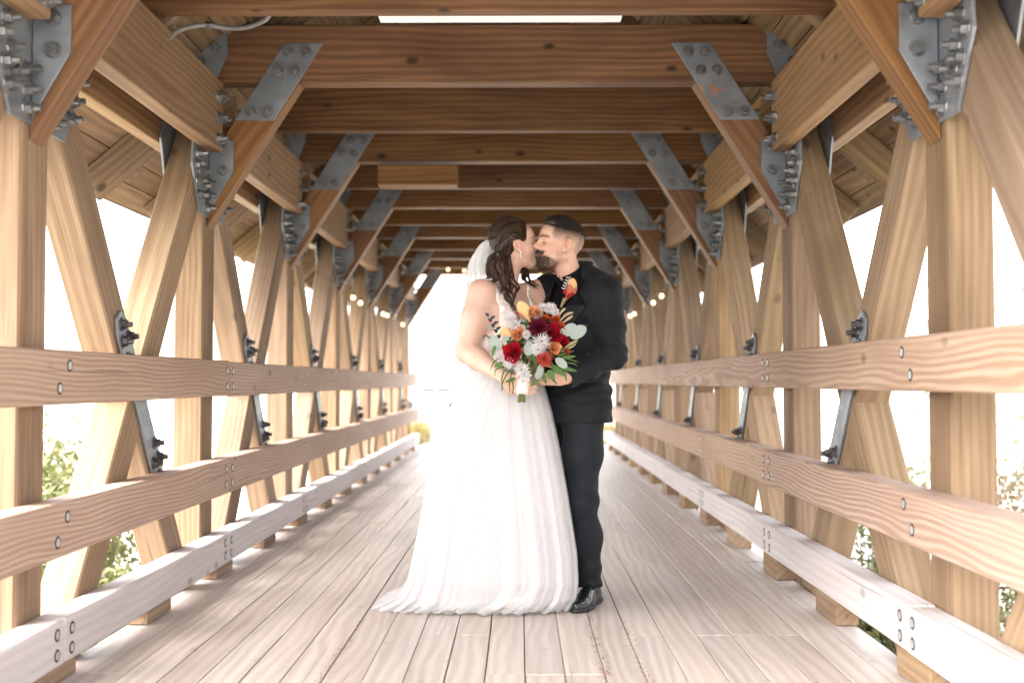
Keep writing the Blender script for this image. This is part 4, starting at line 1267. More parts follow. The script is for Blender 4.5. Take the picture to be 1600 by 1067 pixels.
def g_jacket_core(p):
    q = GT.loc(p)
    d = torso(q, jt)
    d = smax(d, q[:, 2] - 1.475, 0.03)
    d = smin(d, s_cap(p, gSL, GT.w(-0.02, 0.07, 1.455), 0.066, 0.052), 0.04)
    d = smin(d, s_cap(p, gSR, GT.w(-0.02, -0.07, 1.455), 0.064, 0.052), 0.04)
    d = smin(d, s_cap(p, P(908, 424, 5.17), P(948, 453, 5.04), 0.050, 0.066), 0.03)
    # sleeves with wrinkles gathered at the elbow
    for S_, E_, W_ in ((gSL, gEL, gWL), (gSR, gER, gWR)):
        sl = chain(p, [S_, S_.lerp(E_, 0.55), E_, E_.lerp(W_, 0.5), W_], [0.074, 0.068, 0.061, 0.054, 0.046], 0.03)
        e = V3(E_); t = np.linalg.norm(p - e, axis=1)
        ax = V3((E_ - S_).normalized()); a2 = V3((W_ - E_).normalized())
        u = (p - e) @ (ax + a2)
        sl = sl + 0.0034 * np.exp(-(t / 0.13) ** 2) * np.sin(u * 95 + 9 * p[:, 0] + 14 * p[:, 1])
        sl = sl + 0.0015 * np.sin(u * 48 + 20 * p[:, 0] + 3 * np.sin(p[:, 1] * 30))
        wv = V3(W_)
        sl = smax(sl, (p - wv) @ a2 - 0.004, 0.006)
        d = smin(d, sl, 0.022)
    # cloth drag lines
    d = d + 0.0026 * np.sin(q[:, 2] * 42 + q[:, 1] * 26 + 2 * np.sin(q[:, 0] * 22)) * np.clip((1.30 - q[:, 2]) / 0.2, 0, 1)
    d = d + 0.0055 * np.exp(-((q[:, 2] - 1.00) / 0.10) ** 2) * np.sin(q[:, 2] * 80 - q[:, 1] * 30)
    return d
def g_jacket(p):
    q = GT.loc(p)
    d = g_jacket_core(p)
    d = smax(d, 0.832 - q[:, 2], 0.008)
    # open V at the chest, neck opening
    vl = (1.18 + (np.abs(q[:, 1])) * 3.1)
    d = smax(d, -np.maximum(vl - 100 * 0 - q[:, 2], -(q[:, 0] - 0.03)) if False else np.minimum(q[:, 2] - vl, q[:, 0] - 0.045), 0.004)
    d = np.maximum(d, -(s_cap(p, neck_lo, neck_hi, 0.075, 0.068)))
    # rear vent and front cutaway at the hem
    d = np.maximum(d, -np.maximum(np.abs(q[:, 1] - 0.10) - 0.004, np.maximum(q[:, 0] + 0.03, q[:, 2] - 0.98)))
    return d
V, Q = surf(g_jacket, (-0.02, 4.76, 0.80), (0.72, 5.60, 1.54), 0.0052)
V = smooth_v(V, Q, 1, 0.3)
JK = put('jacket', np_mesh('jacket', V, Q), M_SUIT, GROOM)
# shirt front and collar
def g_shirt(p):
    q = GT.loc(p)
    d = torso(q, jt, -0.010)
    d = smin(d, s_cap(p, gSL.lerp(gSR, 0.25), gSL.lerp(gSR, 0.75), 0.052, 0.052), 0.03)
    d = smin(d, s_cap(p, neck_lo - Vector((0, 0, .03)), neck_lo.lerp(neck_hi, 0.42), 0.085, 0.066), 0.03)
    d = smax(d, 1.02 - q[:, 2], 0.01)
    return d
V, Q = surf(g_shirt, (0.16, 4.95, 1.0), (0.64, 5.40, 1.56), 0.0055)
put('shirt', np_mesh('shirt', V, Q), M_SHIRT, GROOM)
def collar_ring(r_in, h0, h1, mat, name, gap, parent, lean=0.0, thick=0.004):
    vs, fs = [], []
    ax = (neck_hi - neck_lo).normalized()
    cen = neck_lo.lerp(neck_hi, 0.56)
    u = Vector(GT.M[:, 0]); u = (u - ax * u.dot(ax)).normalized(); v = ax.cross(u)
    n = 40
    for k in range(n + 1):
        a = gap + (2 * math.pi - 2 * gap) * k / n
        back = 0.5 - 0.5 * math.cos(a)
        rr = r_in
        dirv = u * math.cos(a) + v * math.sin(a)
        for (r, z) in ((rr + lean, h0 - 0.022 * (1 - back)), (rr, h1 * (0.62 + 0.38 * back)), (rr + thick, h1 * (0.62 + 0.38 * back)), (rr + lean + thick + 0.004, h0 - 0.022 * (1 - back))):
            vs.append(cen + dirv * r + ax * z)
        if k:
            b0 = (k - 1) * 4
            for q in range(3): fs.append((b0 + q, b0 + q + 1, b0 + q + 5, b0 + q + 4))
    return put(name, mesh_from(name, vs, fs, True), mat, parent)
collar_ring(0.0635, -0.045, 0.034, M_SHIRT, 'shirt_collar', 0.16, GROOM, 0.006)
collar_ring(0.0685, -0.060, 0.010, M_LAPEL, 'jacket_collar', 0.75, JK, 0.026, 0.005)
# lapels, pocket, square and buttons as cloth layers proud of the jacket front
def layer(name, inside, t0, t1, mat, parent, lo, hi, h=0.0042):
    def f(p):
        q = GT.loc(p)
        c = g_jacket_core(p)
        d = np.maximum(c - t1, -(c - t0))
        return smax(d, inside(q), 0.002)
    V, Q = surf(f, lo, hi, h)
    if len(Q): put(name, np_mesh(name, V, Q), mat, parent)
def lap(s):
    def f(q):
        y = q[:, 1] * s
        e1 = (1.18 + y * 3.1) - q[:, 2]                     # opening edge
        w = 0.012 + 0.075 * np.clip((q[:, 2] - 1.14) / 0.20, 0, 1)
        w = np.where(q[:, 2] > 1.355, w * np.clip((1.43 - q[:, 2]) / 0.075, 0, 1), w)
        e2 = y - ((q[:, 2] - 1.18) / 3.1 + w)
        return np.maximum(np.maximum(-(e1 + 0.018), e2), np.maximum(0.01 - q[:, 0], np.maximum(1.12 - q[:, 2], -y - 0.02)))
    return f
box_lo, box_hi = (0.12, 4.85, 1.08), (0.56, 5.36, 1.48)
layer('lapel', lap(1), -0.004, 0.007, M_LAPEL, JK, box_lo, box_hi)
layer('lapel', lap(-1), -0.004, 0.007, M_LAPEL, JK, box_lo, box_hi)
layer('breast_pocket', lambda q: np.maximum(np.maximum(np.abs(q[:, 1] - 0.112) - 0.045, np.abs(q[:, 2] - 1.262 - 0.12 * (q[:, 1] - 0.11)) - 0.011), 0.02 - q[:, 0]), -0.003, 0.004, M_LAPEL, JK, box_lo, box_hi)
layer('pocket_square', lambda q: np.maximum(np.maximum(np.abs(q[:, 1] - 0.112) - 0.036, np.abs(q[:, 2] - 1.285 - 0.12 * (q[:, 1] - 0.11) - 0.010 * np.abs(np.sin(q[:, 1] * 150))) - 0.013), 0.02 - q[:, 0]), -0.003, 0.006, M_SHIRT, JK, box_lo, box_hi)
layer('hip_pocket_flap', lambda q: np.maximum(np.maximum(np.abs(q[:, 1] - 0.15) - 0.05, np.abs(q[:, 2] - 0.985) - 0.020), np.abs(q[:, 0] - 0.05) - 0.09), -0.003, 0.005, M_SUIT, JK, (0.12, 4.85, 0.9), (0.62, 5.36, 1.08))

# trousers
hipL, knL, anL = P(912, 640, 5.10), P(909, 778, 5.125), P(921, 908, 5.20)
hipR, knR, anR = P(889, 640, 5.26), P(885, 778, 5.27), P(880, 905, 5.30)
def g_trous(p):
    q = GT.loc(p)
    d = s_ell(p, tuple((hipL + hipR) / 2 + Vector((0.012, 0, 0.06))), (0.155, 0.155, 0.17))
    for H_, K_, A_, s in ((hipL, knL, anL, 0), (hipR, knR, anR, 2.0)):
        lg = chain(p, [H_, H_.lerp(K_, 0.5), K_, K_.lerp(A_, 0.45) + Vector((0.004, 0, 0)), A_ - Vector((0, 0, 0.012))], [0.100, 0.084, 0.066, 0.066, 0.058], 0.05)
        kz, az = K_.z, A_.z
        lg = lg + 0.0036 * np.exp(-((p[:, 2] - kz) / 0.08) ** 2) * np.sin(p[:, 2] * 64 + 40 * p[:, 1] + 16 * p[:, 0] + 10 * p[:, 1] + s)
        lg = lg + 0.0050 * np.exp(-((p[:, 2] - az - 0.035) / 0.075) ** 2) * np.sin(p[:, 2] * 72 - 22 * p[:, 0] + 14 * p[:, 1] + s)
        lg = lg + 0.0012 * np.sin(p[:, 2] * 30 + 40 * p[:, 0] - 12 * p[:, 1])
        # pressed crease down the front
        hd = V3(Vector((-0.69, -0.72, 0)))
        d = smin(d, lg, 0.03)
    d = smax(d, (0.076 + 0.10 * np.clip(0.0, 0, 1)) - p[:, 2], 0.006)
    return smax(d, p[:, 2] - 0.95, 0.02)
V, Q = surf(g_trous, (0.14, 4.88, 0.05), (0.62, 5.46, 0.98), 0.0058)
V = smooth_v(V, Q, 1, 0.3)
put('trousers', np_mesh('trousers', V, Q), M_TROUS, GROOM)
# shoes
def shoe(heel, toe, nm):
    heel, toe = Vector(heel), Vector(toe)
    f = (toe - heel); ln = f.length; f.normalize()
    B_ = Body((heel.x, heel.y, 0.0), math.atan2(f.y, f.x))
    def up(p):
        q = B_.loc(p)
        x = np.clip(q[:, 0] / ln, 0, 1)
        hw = np.interp(x, [0, .12, .35, .62, .80, .93, 1], [.030, .036, .035, .047, .044, .030, .010])
        ht = np.interp(x, [0, .10, .28, .40, .60, .80, .95, 1], [.082, .096, .094, .082, .058, .044, .034, .026])
        d = np.maximum(np.sqrt((q[:, 1] / hw) ** 2 + (np.maximum(q[:, 2] - 0.016, 0) / ht) ** 2) - 1, np.abs(q[:, 0] / ln - 0.5) * 2 - 1.0) * 0.030
        d = smax(d, 0.016 - q[:, 2], 0.003)
        # tongue and quarter seam
        d = d + 0.0015 * np.exp(-((q[:, 0] - ln * 0.68 - 0.6 * np.abs(q[:, 1]) * 0.4) / 0.006) ** 2)
        return d
    def so(p):
        q = B_.loc(p)
        x = np.clip(q[:, 0] / ln, 0, 1)
        hw = np.interp(x, [0, .12, .35, .62, .80, .93, 1], [.034, .040, .037, .051, .048, .034, .012])
        d = np.maximum(np.abs(q[:, 1]) - hw, np.abs(q[:, 0] - ln * 0.5) - ln * 0.515)
        arch = np.where((q[:, 0] / ln > 0.30) & (q[:, 0] / ln < 0.48), 0.008, 0.001)
        return smax(d, np.maximum(q[:, 2] - 0.020, arch - q[:, 2]), 0.002)
    lo = (min(heel.x, toe.x) - .07, min(heel.y, toe.y) - .07, -0.01); hi = (max(heel.x, toe.x) + .07, max(heel.y, toe.y) + .07, 0.14)
    V, Q = surf(up, lo, hi, 0.0042); V = smooth_v(V, Q, 2, 0.4)
    sh = put(nm, np_mesh(nm, V, Q), M_SHOE, GROOM)
    V, Q = surf(so, lo, hi, 0.0038)
    put('sole', np_mesh('sole', V, Q), M_SOLE, sh)
    lv, lf = [], []
    for x in (0.50, 0.56, 0.62):
        z = float(np.interp(x, [.28, .40, .60, .80], [.110, .098, .076, .060]))
        tube_geo([B_.w(x * ln, -0.022, z - 0.010), B_.w(x * ln + .004, 0, z + 0.003), B_.w(x * ln, 0.022, z - 0.010)], 0.0026, 5, lv, lf)
    for sgn in (-1, 1):
        tube_geo(spline([B_.w(.5 * ln, 0, .092), B_.w(.5 * ln + .02, sgn * .022, .100), B_.w(.5 * ln + .012, sgn * .036, .080)], 8), 0.0024, 5, lv, lf)
    put('laces', mesh_from('laces', lv, lf, True), M_SHIRT, sh)
shoe((anL.x + 0.035, anL.y + 0.055, 0), (0.362, 4.965, 0), 'shoe')
shoe((anR.x + 0.03, anR.y + 0.05, 0), (0.19, 5.10, 0), 'shoe')
# ------------------------------------------------------------------ the bride
BH = Body(P(805, 384, 5.155), R(14), roll=R(5), pitch=R(9), scale=0.945)
BT = Body((0.060, 5.13, 0), math.atan2(-0.26, 0.27))
BRIDE = empty('person', (0.06, 5.13, 0))
tag(BRIDE, 'person in white tulle wedding dress with wavy brown hair and veil kissing the groom', 'person')
bSR, bSL = P(752, 457, 5.02), P(838, 456, 5.28)
bER, bWR = P(729, 549, 4.97), P(790, 590, 4.81)
bEL, bWL = P(842, 548, 5.10), P(826, 592, 4.88)
bn_lo, bn_hi = BT.w(-0.015, 0, 1.405), BH.w(-0.022, 0, -0.05)
bt = [(0.98, 0.0, 0.125, 0.160), (1.06, 0.0, 0.108, 0.138), (1.12, 0.004, 0.108, 0.140), (1.20, 0.010, 0.118, 0.150), (1.28, 0.008, 0.118, 0.158), (1.36, 0.0, 0.100, 0.155), (1.42, -0.01, 0.07, 0.12), (1.47, -0.015, 0.05, 0.06)]
HANDB = P(812, 600, 4.79)
def b_torso(p):
    q = BT.loc(p)
    d = torso(q, bt)
    d = smax(d, q[:, 2] - 1.43, 0.03)
    for s in (-1, 1):
        d = smin(d, s_ell(q, (0.090, s * 0.072, 1.245), (0.062, 0.068, 0.066)), 0.035)
        d = smin(d, s_cap(p, bSR if s < 0 else bSL, BT.w(-0.015, s * 0.04, 1.435), 0.050, 0.036), 0.035)
    d = smin(d, s_cap(p, bn_lo, bn_hi, 0.054, 0.046), 0.03)
    return d
def b_skin(p):
    d = b_torso(p)
    d = smin(d, head_sdf(BH.loc(p), False) * BH.sc, 0.02)
    d = smin(d, chain(p, [bSR, bSR.lerp(bER, 0.45), bER, bER.lerp(bWR, 0.3), bWR], [0.058, 0.060, 0.047, 0.045, 0.028], 0.03), 0.03)
    d = smin(d, chain(p, [bSL, bSL.lerp(bEL, 0.45), bEL, bEL.lerp(bWL, 0.3), bWL], [0.055, 0.056, 0.044, 0.042, 0.027], 0.03), 0.03)
    d = smin(d, hand_sdf(p, bWR + (bWR - bER).normalized() * 0.01, Vector((0.80, -0.10, -0.42)), (0.35, 0.75, -0.25), (0.45, -0.2, 0.8), 0.75, 0.88), 0.012)
    d = smin(d, hand_sdf(p, bWL, Vector((-0.55, -0.45, -0.55)), (-0.5, 0.2, 0.4), (-0.4, -0.4, 0.7), 0.8, 0.85), 0.012)
    return d
V, Q = surf(b_skin, (-0.20, 4.66, 0.96), (0.34, 5.40, 1.80), 0.0036)
V = smooth_v(V, Q, 1, 0.35)
bbase = (0.585, 0.365, 0.285)
qh = BH.loc(V.astype(f32))
tone = np.repeat(np.array([bbase], dtype=f32), len(V), 0)
hm = (qh[:, 2] > -0.14) & (np.abs(qh[:, 1]) < 0.12) & (np.abs(qh[:, 0]) < 0.16)
tone[hm] = head_tone(qh[hm], bbase, (0.46, 0.16, 0.15), False)
put('skin', np_mesh('skin', V, Q, tone), M_SKIN, BRIDE)
# earring
ep = BH.w(0.002, -0.082, -0.034)
ev, ef = [], []
for k in range(3):
    s = 0.0050 - 0.0004 * k
    c = ep - Vector((0, 0, 0.010 * k)) + Vector((0, -0.004, 0))
    n0 = len(ev)
    for i in range(5):
        for j in range(8):
            th = math.pi * i / 4; ph = 2 * math.pi * j / 8
            ev.append(c + Vector((math.sin(th) * math.cos(ph), math.sin(th) * math.sin(ph), math.cos(th))) * s)
    for i in range(4):
        for j in range(8): ef.append((n0 + i * 8 + j, n0 + i * 8 + (j + 1) % 8, n0 + (i + 1) * 8 + (j + 1) % 8, n0 + (i + 1) * 8 + j))
M_PEARL = plain('pearl', (0.8, 0.74, 0.68), 0.2)
put('earring', mesh_from('earring', ev, ef, True), M_PEARL, BRIDE)

# bodice: lace over nude lining
def lace_mat():
    m, N, K, b = new_mat('ivory_lace')
    tc = N.new('ShaderNodeTexCoord')
    vo = N.new('ShaderNodeTexVoronoi'); vo.inputs['Scale'].default_value = 24; vo.feature = 'SMOOTH_F1'
    nz = N.new('ShaderNodeTexNoise'); nz.inputs['Scale'].default_value = 70; nz.inputs['Detail'].default_value = 3
    K.new(tc.outputs['Object'], vo.inputs['Vector']); K.new(tc.outputs['Object'], nz.inputs['Vector'])
    v = math_n(N, K, 'ADD', vo.outputs['Distance'], math_n(N, K, 'MULTIPLY', nz.outputs['Fac'], 0.30))
    rp = ramp(N, [(0.42, (0.80, 0.74, 0.70)), (0.58, (0.62, 0.49, 0.42)), (0.70, (0.72, 0.63, 0.57))])
    K.new(v, rp.inputs[0]); K.new(rp.outputs[0], b.inputs['Base Color'])
    b.inputs['Roughness'].default_value = 0.85
    bp = N.new('ShaderNodeBump'); bp.inputs['Strength'].default_value = 0.5; bp.inputs['Distance'].default_value = 0.003; bp.invert = True
    K.new(v, bp.inputs['Height']); K.new(bp.outputs[0], b.inputs['Normal'])
    return m
M_LACE = lace_mat()
def b_bod(p):
    q = BT.loc(p)
    d = b_torso(p) - 0.0055
    ay = np.abs(q[:, 1])
    # neckline V at the front, shallower at the back; straps over the shoulders
    vf = 1.235 + 2.05 * ay + 0.0
    vb = 1.30 + 1.45 * ay
    vv = np.where(q[:, 0] > 0.0, vf, vb)
    d = smax(d, (q[:, 2] - vv) * 0.42, 0.004)
    # armholes
    d = smax(d, (ay - (0.120 + 0.0 * ay + 0.30 * np.clip(1.34 - q[:, 2], 0, 1) ** 1.0)) * 0.9, 0.004)
    d = smax(d, 1.03 - q[:, 2], 0.005)
    return d
V, Q = surf(b_bod, (-0.14, 4.92, 1.0), (0.30, 5.36, 1.52), 0.0044)
put('bodice', np_mesh('bodice', V, Q), M_LACE, BRIDE)

# skirt: silhouette rows measured along the height, soft pleats that grow downwards
rows = [  # z, left x, right x, y centre, front depth, back depth, squareness
    (1.075, -0.086, 0.222, 5.125, 0.135, 0.14, 2.0),
    (1.02, -0.116, 0.240, 5.12, 0.165, 0.17, 2.05),
    (0.94, -0.166, 0.264, 5.11, 0.190, 0.22, 2.2),
    (0.87, -0.200, 0.284, 5.105, 0.200, 0.26, 2.4),
    (0.69, -0.250, 0.320, 5.10, 0.205, 0.32, 2.7),
    (0.50, -0.296, 0.352, 5.09, 0.205, 0.37, 3.0),
    (0.25, -0.345, 0.390, 5.08, 0.200, 0.42, 3.3),
    (0.13, -0.370, 0.395, 5.07, 0.190, 0.48, 3.4),
    (0.06, -0.415, 0.388, 5.065, 0.170, 0.54, 3.0),
    (0.022, -0.485, 0.372, 5.06, 0.150, 0.60, 2.6),
    (0.007, -0.525, 0.362, 5.06, 0.140, 0.64, 2.5)]
RW = np.array(rows)
def skirt_mesh(name, scale, amp, seed, nz=110, na=420, z1=1.075, zlo=0.006):
    rng = np.random.default_rng(seed)
    zs = np.concatenate([np.linspace(z1, 0.12, nz - 22), np.linspace(0.11, zlo, 22)])
    th = np.linspace(0, 2 * np.pi, na, endpoint=False)
    frq = np.array([9, 14, 21, 27, 33, 46, 61, 83]); ph = rng.uniform(0, 6.28, 8); am = np.array([.9, 1.1, .9, .7, .5, .3, .2, .12])
    dr = rng.uniform(-1, 1, 8) * 1.6
    zz = zs[::-1]
    col = lambda k: np.interp(zs, RW[::-1, 0], RW[::-1, k])
    xl, xr, yc, df, db, ex = [col(k) for k in range(1, 7)]
    V = np.zeros((nz, na, 3))
    for i, z in enumerate(zs):
        cx, rx = (xl[i] + xr[i]) / 2 - 0.012, (xr[i] - xl[i]) / 2 * scale
        c, s = np.cos(th), np.sin(th)
        e = 2.0 / ex[i]
        x = np.sign(c) * np.abs(c) ** e
        y = np.sign(s) * np.abs(s) ** e
        u = np.clip((z1 - z) / z1, 0, 1)
        f = sum(am[k] * np.sin(frq[k] * th + ph[k] + dr[k] * u) for k in range(8)) / 2.6
        f = f - 0.35 * np.abs(f)
        a = amp * (0.15 + 0.85 * u ** 0.8)
        dpt = np.where(y < 0, df[i], db[i]) * scale
        V[i, :, 0] = cx + x * rx + a * f * x * 0.45
        V[i, :, 1] = yc[i] + y * dpt + a * f * np.where(y < 0, -1, 1) * np.abs(s) ** 0.5
        flare = np.exp(-((z - zlo) / 0.05) ** 2)
        V[i, :, 1] -= flare * 0.012 * (1 + np.sin(17 * th + ph[0])) * (y < 0)
        V[i, :, 2] = z + (0.004 + 0.004 * np.sin(23 * th + ph[1]) + 0.004 * np.sin(57 * th + ph[2])) * flare
    idx = np.arange(nz * na).reshape(nz, na)
    a_, b_ = idx[:-1], idx[1:]
    Q = np.stack([a_, b_, np.roll(b_, -1, 1), np.roll(a_, -1, 1)], -1).reshape(-1, 4)
    return np_mesh(name, V.reshape(-1, 3), Q)
def cloth(name, col, alpha=None, trans=0.35):
    m, N, K, b = new_mat(name)
    tc = N.new('ShaderNodeTexCoord'); n = N.new('ShaderNodeTexNoise'); n.inputs['Scale'].default_value = 5; n.inputs['Detail'].default_value = 5
    mp = N.new('ShaderNodeMapping'); mp.inputs['Scale'].default_value = (6, 6, 0.6)
    K.new(tc.outputs['Object'], mp.inputs['Vector']); K.new(mp.outputs[0], n.inputs['Vector'])
    rp = ramp(N, [(0.3, tuple(c * 0.98 for c in col)), (0.7, col)]); K.new(n.outputs['Fac'], rp.inputs[0])
    K.new(rp.outputs[0], b.inputs['Base Color']); b.inputs['Roughness'].default_value = 0.9
    b.inputs['Specular IOR Level'].default_value = 0.1
    tr = N.new('ShaderNodeBsdfTranslucent'); K.new(rp.outputs[0], tr.inputs['Color'])
    mx = N.new('ShaderNodeMixShader'); mx.inputs[0].default_value = trans
    K.new(b.outputs[0], mx.inputs[1]); K.new(tr.outputs[0], mx.inputs[2])
    out = mx.outputs[0]
    if alpha:
        tp = N.new('ShaderNodeBsdfTransparent'); m2 = N.new('ShaderNodeMixShader')
        w = N.new('ShaderNodeTexNoise'); w.inputs['Scale'].default_value = 40; w.inputs['Detail'].default_value = 2
        K.new(mp.outputs[0], w.inputs['Vector'])
        K.new(math_n(N, K, 'ADD', math_n(N, K, 'MULTIPLY', w.outputs['Fac'], 0.12), alpha - 0.06), m2.inputs[0])
        K.new(tp.outputs[0], m2.inputs[1]); K.new(out, m2.inputs[2]); out = m2.outputs[0]
    K.new(out, N['Material Output'].inputs['Surface'])
    return m
M_SKIRT = cloth('ivory_blush_lining', (0.78, 0.715, 0.70))
M_TULLE = cloth('white_tulle', (0.715, 0.705, 0.708), 0.5)
M_VEIL = cloth('white_veil_net', (0.88, 0.88, 0.89), 0.82, 0.5)
put('skirt_lining', skirt_mesh('skirt_lining', 0.93, 0.008, 3, zlo=0.03), M_SKIRT, BRIDE)
put('tulle_skirt', skirt_mesh('tulle_skirt', 1.0, 0.018, 8), M_TULLE, BRIDE)
put('tulle_skirt', skirt_mesh('tulle_layer', 0.97, 0.012, 21, zlo=0.012), M_TULLE, BRIDE)
# waistband
wv, wf = [], []
for k in range(48):
    a = 2 * math.pi * k / 48
    for z, g in ((1.035, 0.018), (1.085, 0.010)):
        q = BT.w(math.cos(a) * (0.112 + g), math.sin(a) * (0.142 + g), z); wv.append(q)
for k in range(48):
    k2 = (k + 1) % 48; wf.append((2 * k, 2 * k2, 2 * k2 + 1, 2 * k + 1))
put('waistband', mesh_from('waistband', wv, wf, True), M_LACE, BRIDE)

# veil: gathered at the crown, falling behind the shoulder
vv_, vf_ = [], []
na, nr = 36, 40
top = BH.w(-0.095, 0.0, 0.052)
for i in range(nr):
    u = i / (nr - 1)
    z = top.z - u * 0.78
    puff = math.sin(min(1, u * 5.5) * math.pi * 0.5)
    cx = top.x - 0.050 * puff - 0.025 * u
    cy = top.y + 0.02 + 0.12 * u
    for k in range(na):
        t = k / (na - 1) * 2 - 1
        hw = 0.045 + 0.085 * puff + 0.09 * u
        fold = 0.016 * (0.3 + u) * math.sin(t * 17 + 3 * u) + 0.010 * math.sin(t * 31 + 1)
        x = cx + t * hw * 0.50 + fold * 0.6 - 0.020 * (1 - t * t) * puff
        y = cy - t * hw * 0.62 + fold
        vv_.append((x, y, z + 0.035 * math.sin(min(1, u * 6) * math.pi) * (1 - t * t)))
    if i:
        for k in range(na - 1): vf_.append(((i - 1) * na + k, i * na + k, i * na + k + 1, (i - 1) * na + k + 1))
put('veil', mesh_from('veil', vv_, vf_, True), M_VEIL, BRIDE)

# hair: cap plus combed locks, half up with a twist, curls over the shoulder
def b_hair(p):
    q = BH.loc(p)
    d = s_ell(q, (-0.022, 0, 0.046), (0.103, 0.086, 0.094))
    d = smin(d, s_ell(q, (-0.070, 0, -0.010), (0.052, 0.060, 0.075)), 0.03)
    # keep the face clear
    face = s_ell(q, (0.105, 0, -0.030), (0.066, 0.10, 0.105))
    d = smax(d, -face, 0.012)
    earc = s_ell(q, (0.000, -0.085, -0.012), (0.030, 0.035, 0.042))
    d = smax(d, -earc, 0.010)
    d = smax(d, -s_ell(q, (0.040, -0.075, -0.045), (0.050, 0.05, 0.060)), 0.01)
    return d * BH.sc + 0.0006 * np.sin(q[:, 2] * 410 + q[:, 0] * 120 + 3 * np.sin(q[:, 1] * 50))
V, Q = surf(b_hair, BH.o - 0.19, BH.o + 0.19, 0.0038)
HR = put('hair', np_mesh('hair', V, Q), M_HAIRB, BRIDE)
rb = random.Random(21)
locks_v, locks_f = [], []
def lock(pts, r0, r1=None, n=22, wav=0.0, freq=3.0, ph=None, twist=5, sub=4):
    """one lock = several thin intertwined strands"""
    ph = rb.uniform(0, 6.28) if ph is None else ph
    base = spline(pts, n)
    for sidx in range(sub):
        a0 = 2 * math.pi * sidx / sub + rb.uniform(-.3, .3)
        out, rads = [], []
        for i, p in enumerate(base):
            u = i / (n - 1)
            env = math.sin(math.pi * min(1, 0.12 + u * 0.95)) ** 0.6 if u < 0.9 else max(0.05, math.sin(math.pi * min(1, 0.12 + u * 0.95)))
            rr = r0 * 0.62 * env
            a = a0 + twist * u
            w = wav * math.sin(freq * 2 * math.pi * u + ph) * min(1, u * 3)
            w2 = wav * 0.7 * math.cos(freq * 2 * math.pi * u + ph) * min(1, u * 3)
            out.append(p + Vector((math.cos(a) * rr + w, math.sin(a) * rr + w2, 0.3 * math.sin(a) * rr)))
            rads.append(max(0.0008, r0 * 0.62 * (0.35 + 0.65 * env) * (1 - 0.55 * u) * min(1, 0.25 + u * 6)))
        tube_geo(out, rads, 6, locks_v, locks_f)
# combed strands on the near side, from the hairline back and down to the twist
def on_cap(x, y, z, lift=0.002):
    """push a head point out to just above the hair cap"""
    v = Vector((x + 0.022, y, z - 0.046)); k = math.sqrt((v.x / 0.103) ** 2 + (v.y / 0.086) ** 2 + (v.z / 0.094) ** 2)
    v = v / max(k, 1e-4) * (1 + lift / 0.09)
    return BH.w(v.x - 0.022, v.y, v.z + 0.046)
for k in range(120):
    u = rb.random()
    z0 = 0.118 - 0.085 * u + rb.gauss(0, .004)
    x0 = 0.058 - 0.05 * u
    pts = []
    for i in range(7):
        t = i / 6
        x = x0 - (0.150 - 0.03 * u) * t
        z = z0 + 0.030 * math.sin(t * 2.2) * (1 - u) - (0.055 - 0.045 * u) * t * t - 0.018 * t
        y = -0.060 - 0.035 * math.sin(t * 2.6) + rb.gauss(0, .0015)
        pts.append(on_cap(x, y, z, 0.001 + rb.random() * 0.004))
    lock(pts, 0.0030 * rb.uniform(0.7, 1.2), n=14, wav=0.0010, freq=1.5, sub=2, twist=2)
for k in range(130):                                           # over the crown
    y0 = rb.uniform(-0.055, 0.06)
    pts = []
    for i in range(8):
        t = i / 7
        a = 0.62 + 2.55 * t
        pts.append(on_cap(0.09 * math.cos(a) - 0.018, y0 * (0.75 + 0.6 * math.sin(t * 2.8)) + rb.gauss(0, .0012), 0.046 + 0.09 * math.sin(a), 0.001 + rb.random() * 0.005))
    lock(pts, 0.0032 * rb.uniform(0.7, 1.2), n=14, wav=0.0010, freq=1.5, sub=2, twist=2)
# the rope twist at the side
for a0 in (0, 2.1, 4.2):
    pts = []
    for i in range(16):
        u = i / 15
        c = BH.w(-0.012 - 0.10 * u, -0.086 + 0.02 * u, 0.050 - 0.062 * u)
        pts.append(c + Vector((0.009 * math.cos(a0 + 9 * u), -0.006, 0.011 * math.sin(a0 + 9 * u))))
    tube_geo(spline(pts, 30), 0.0085, 7, locks_v, locks_f)
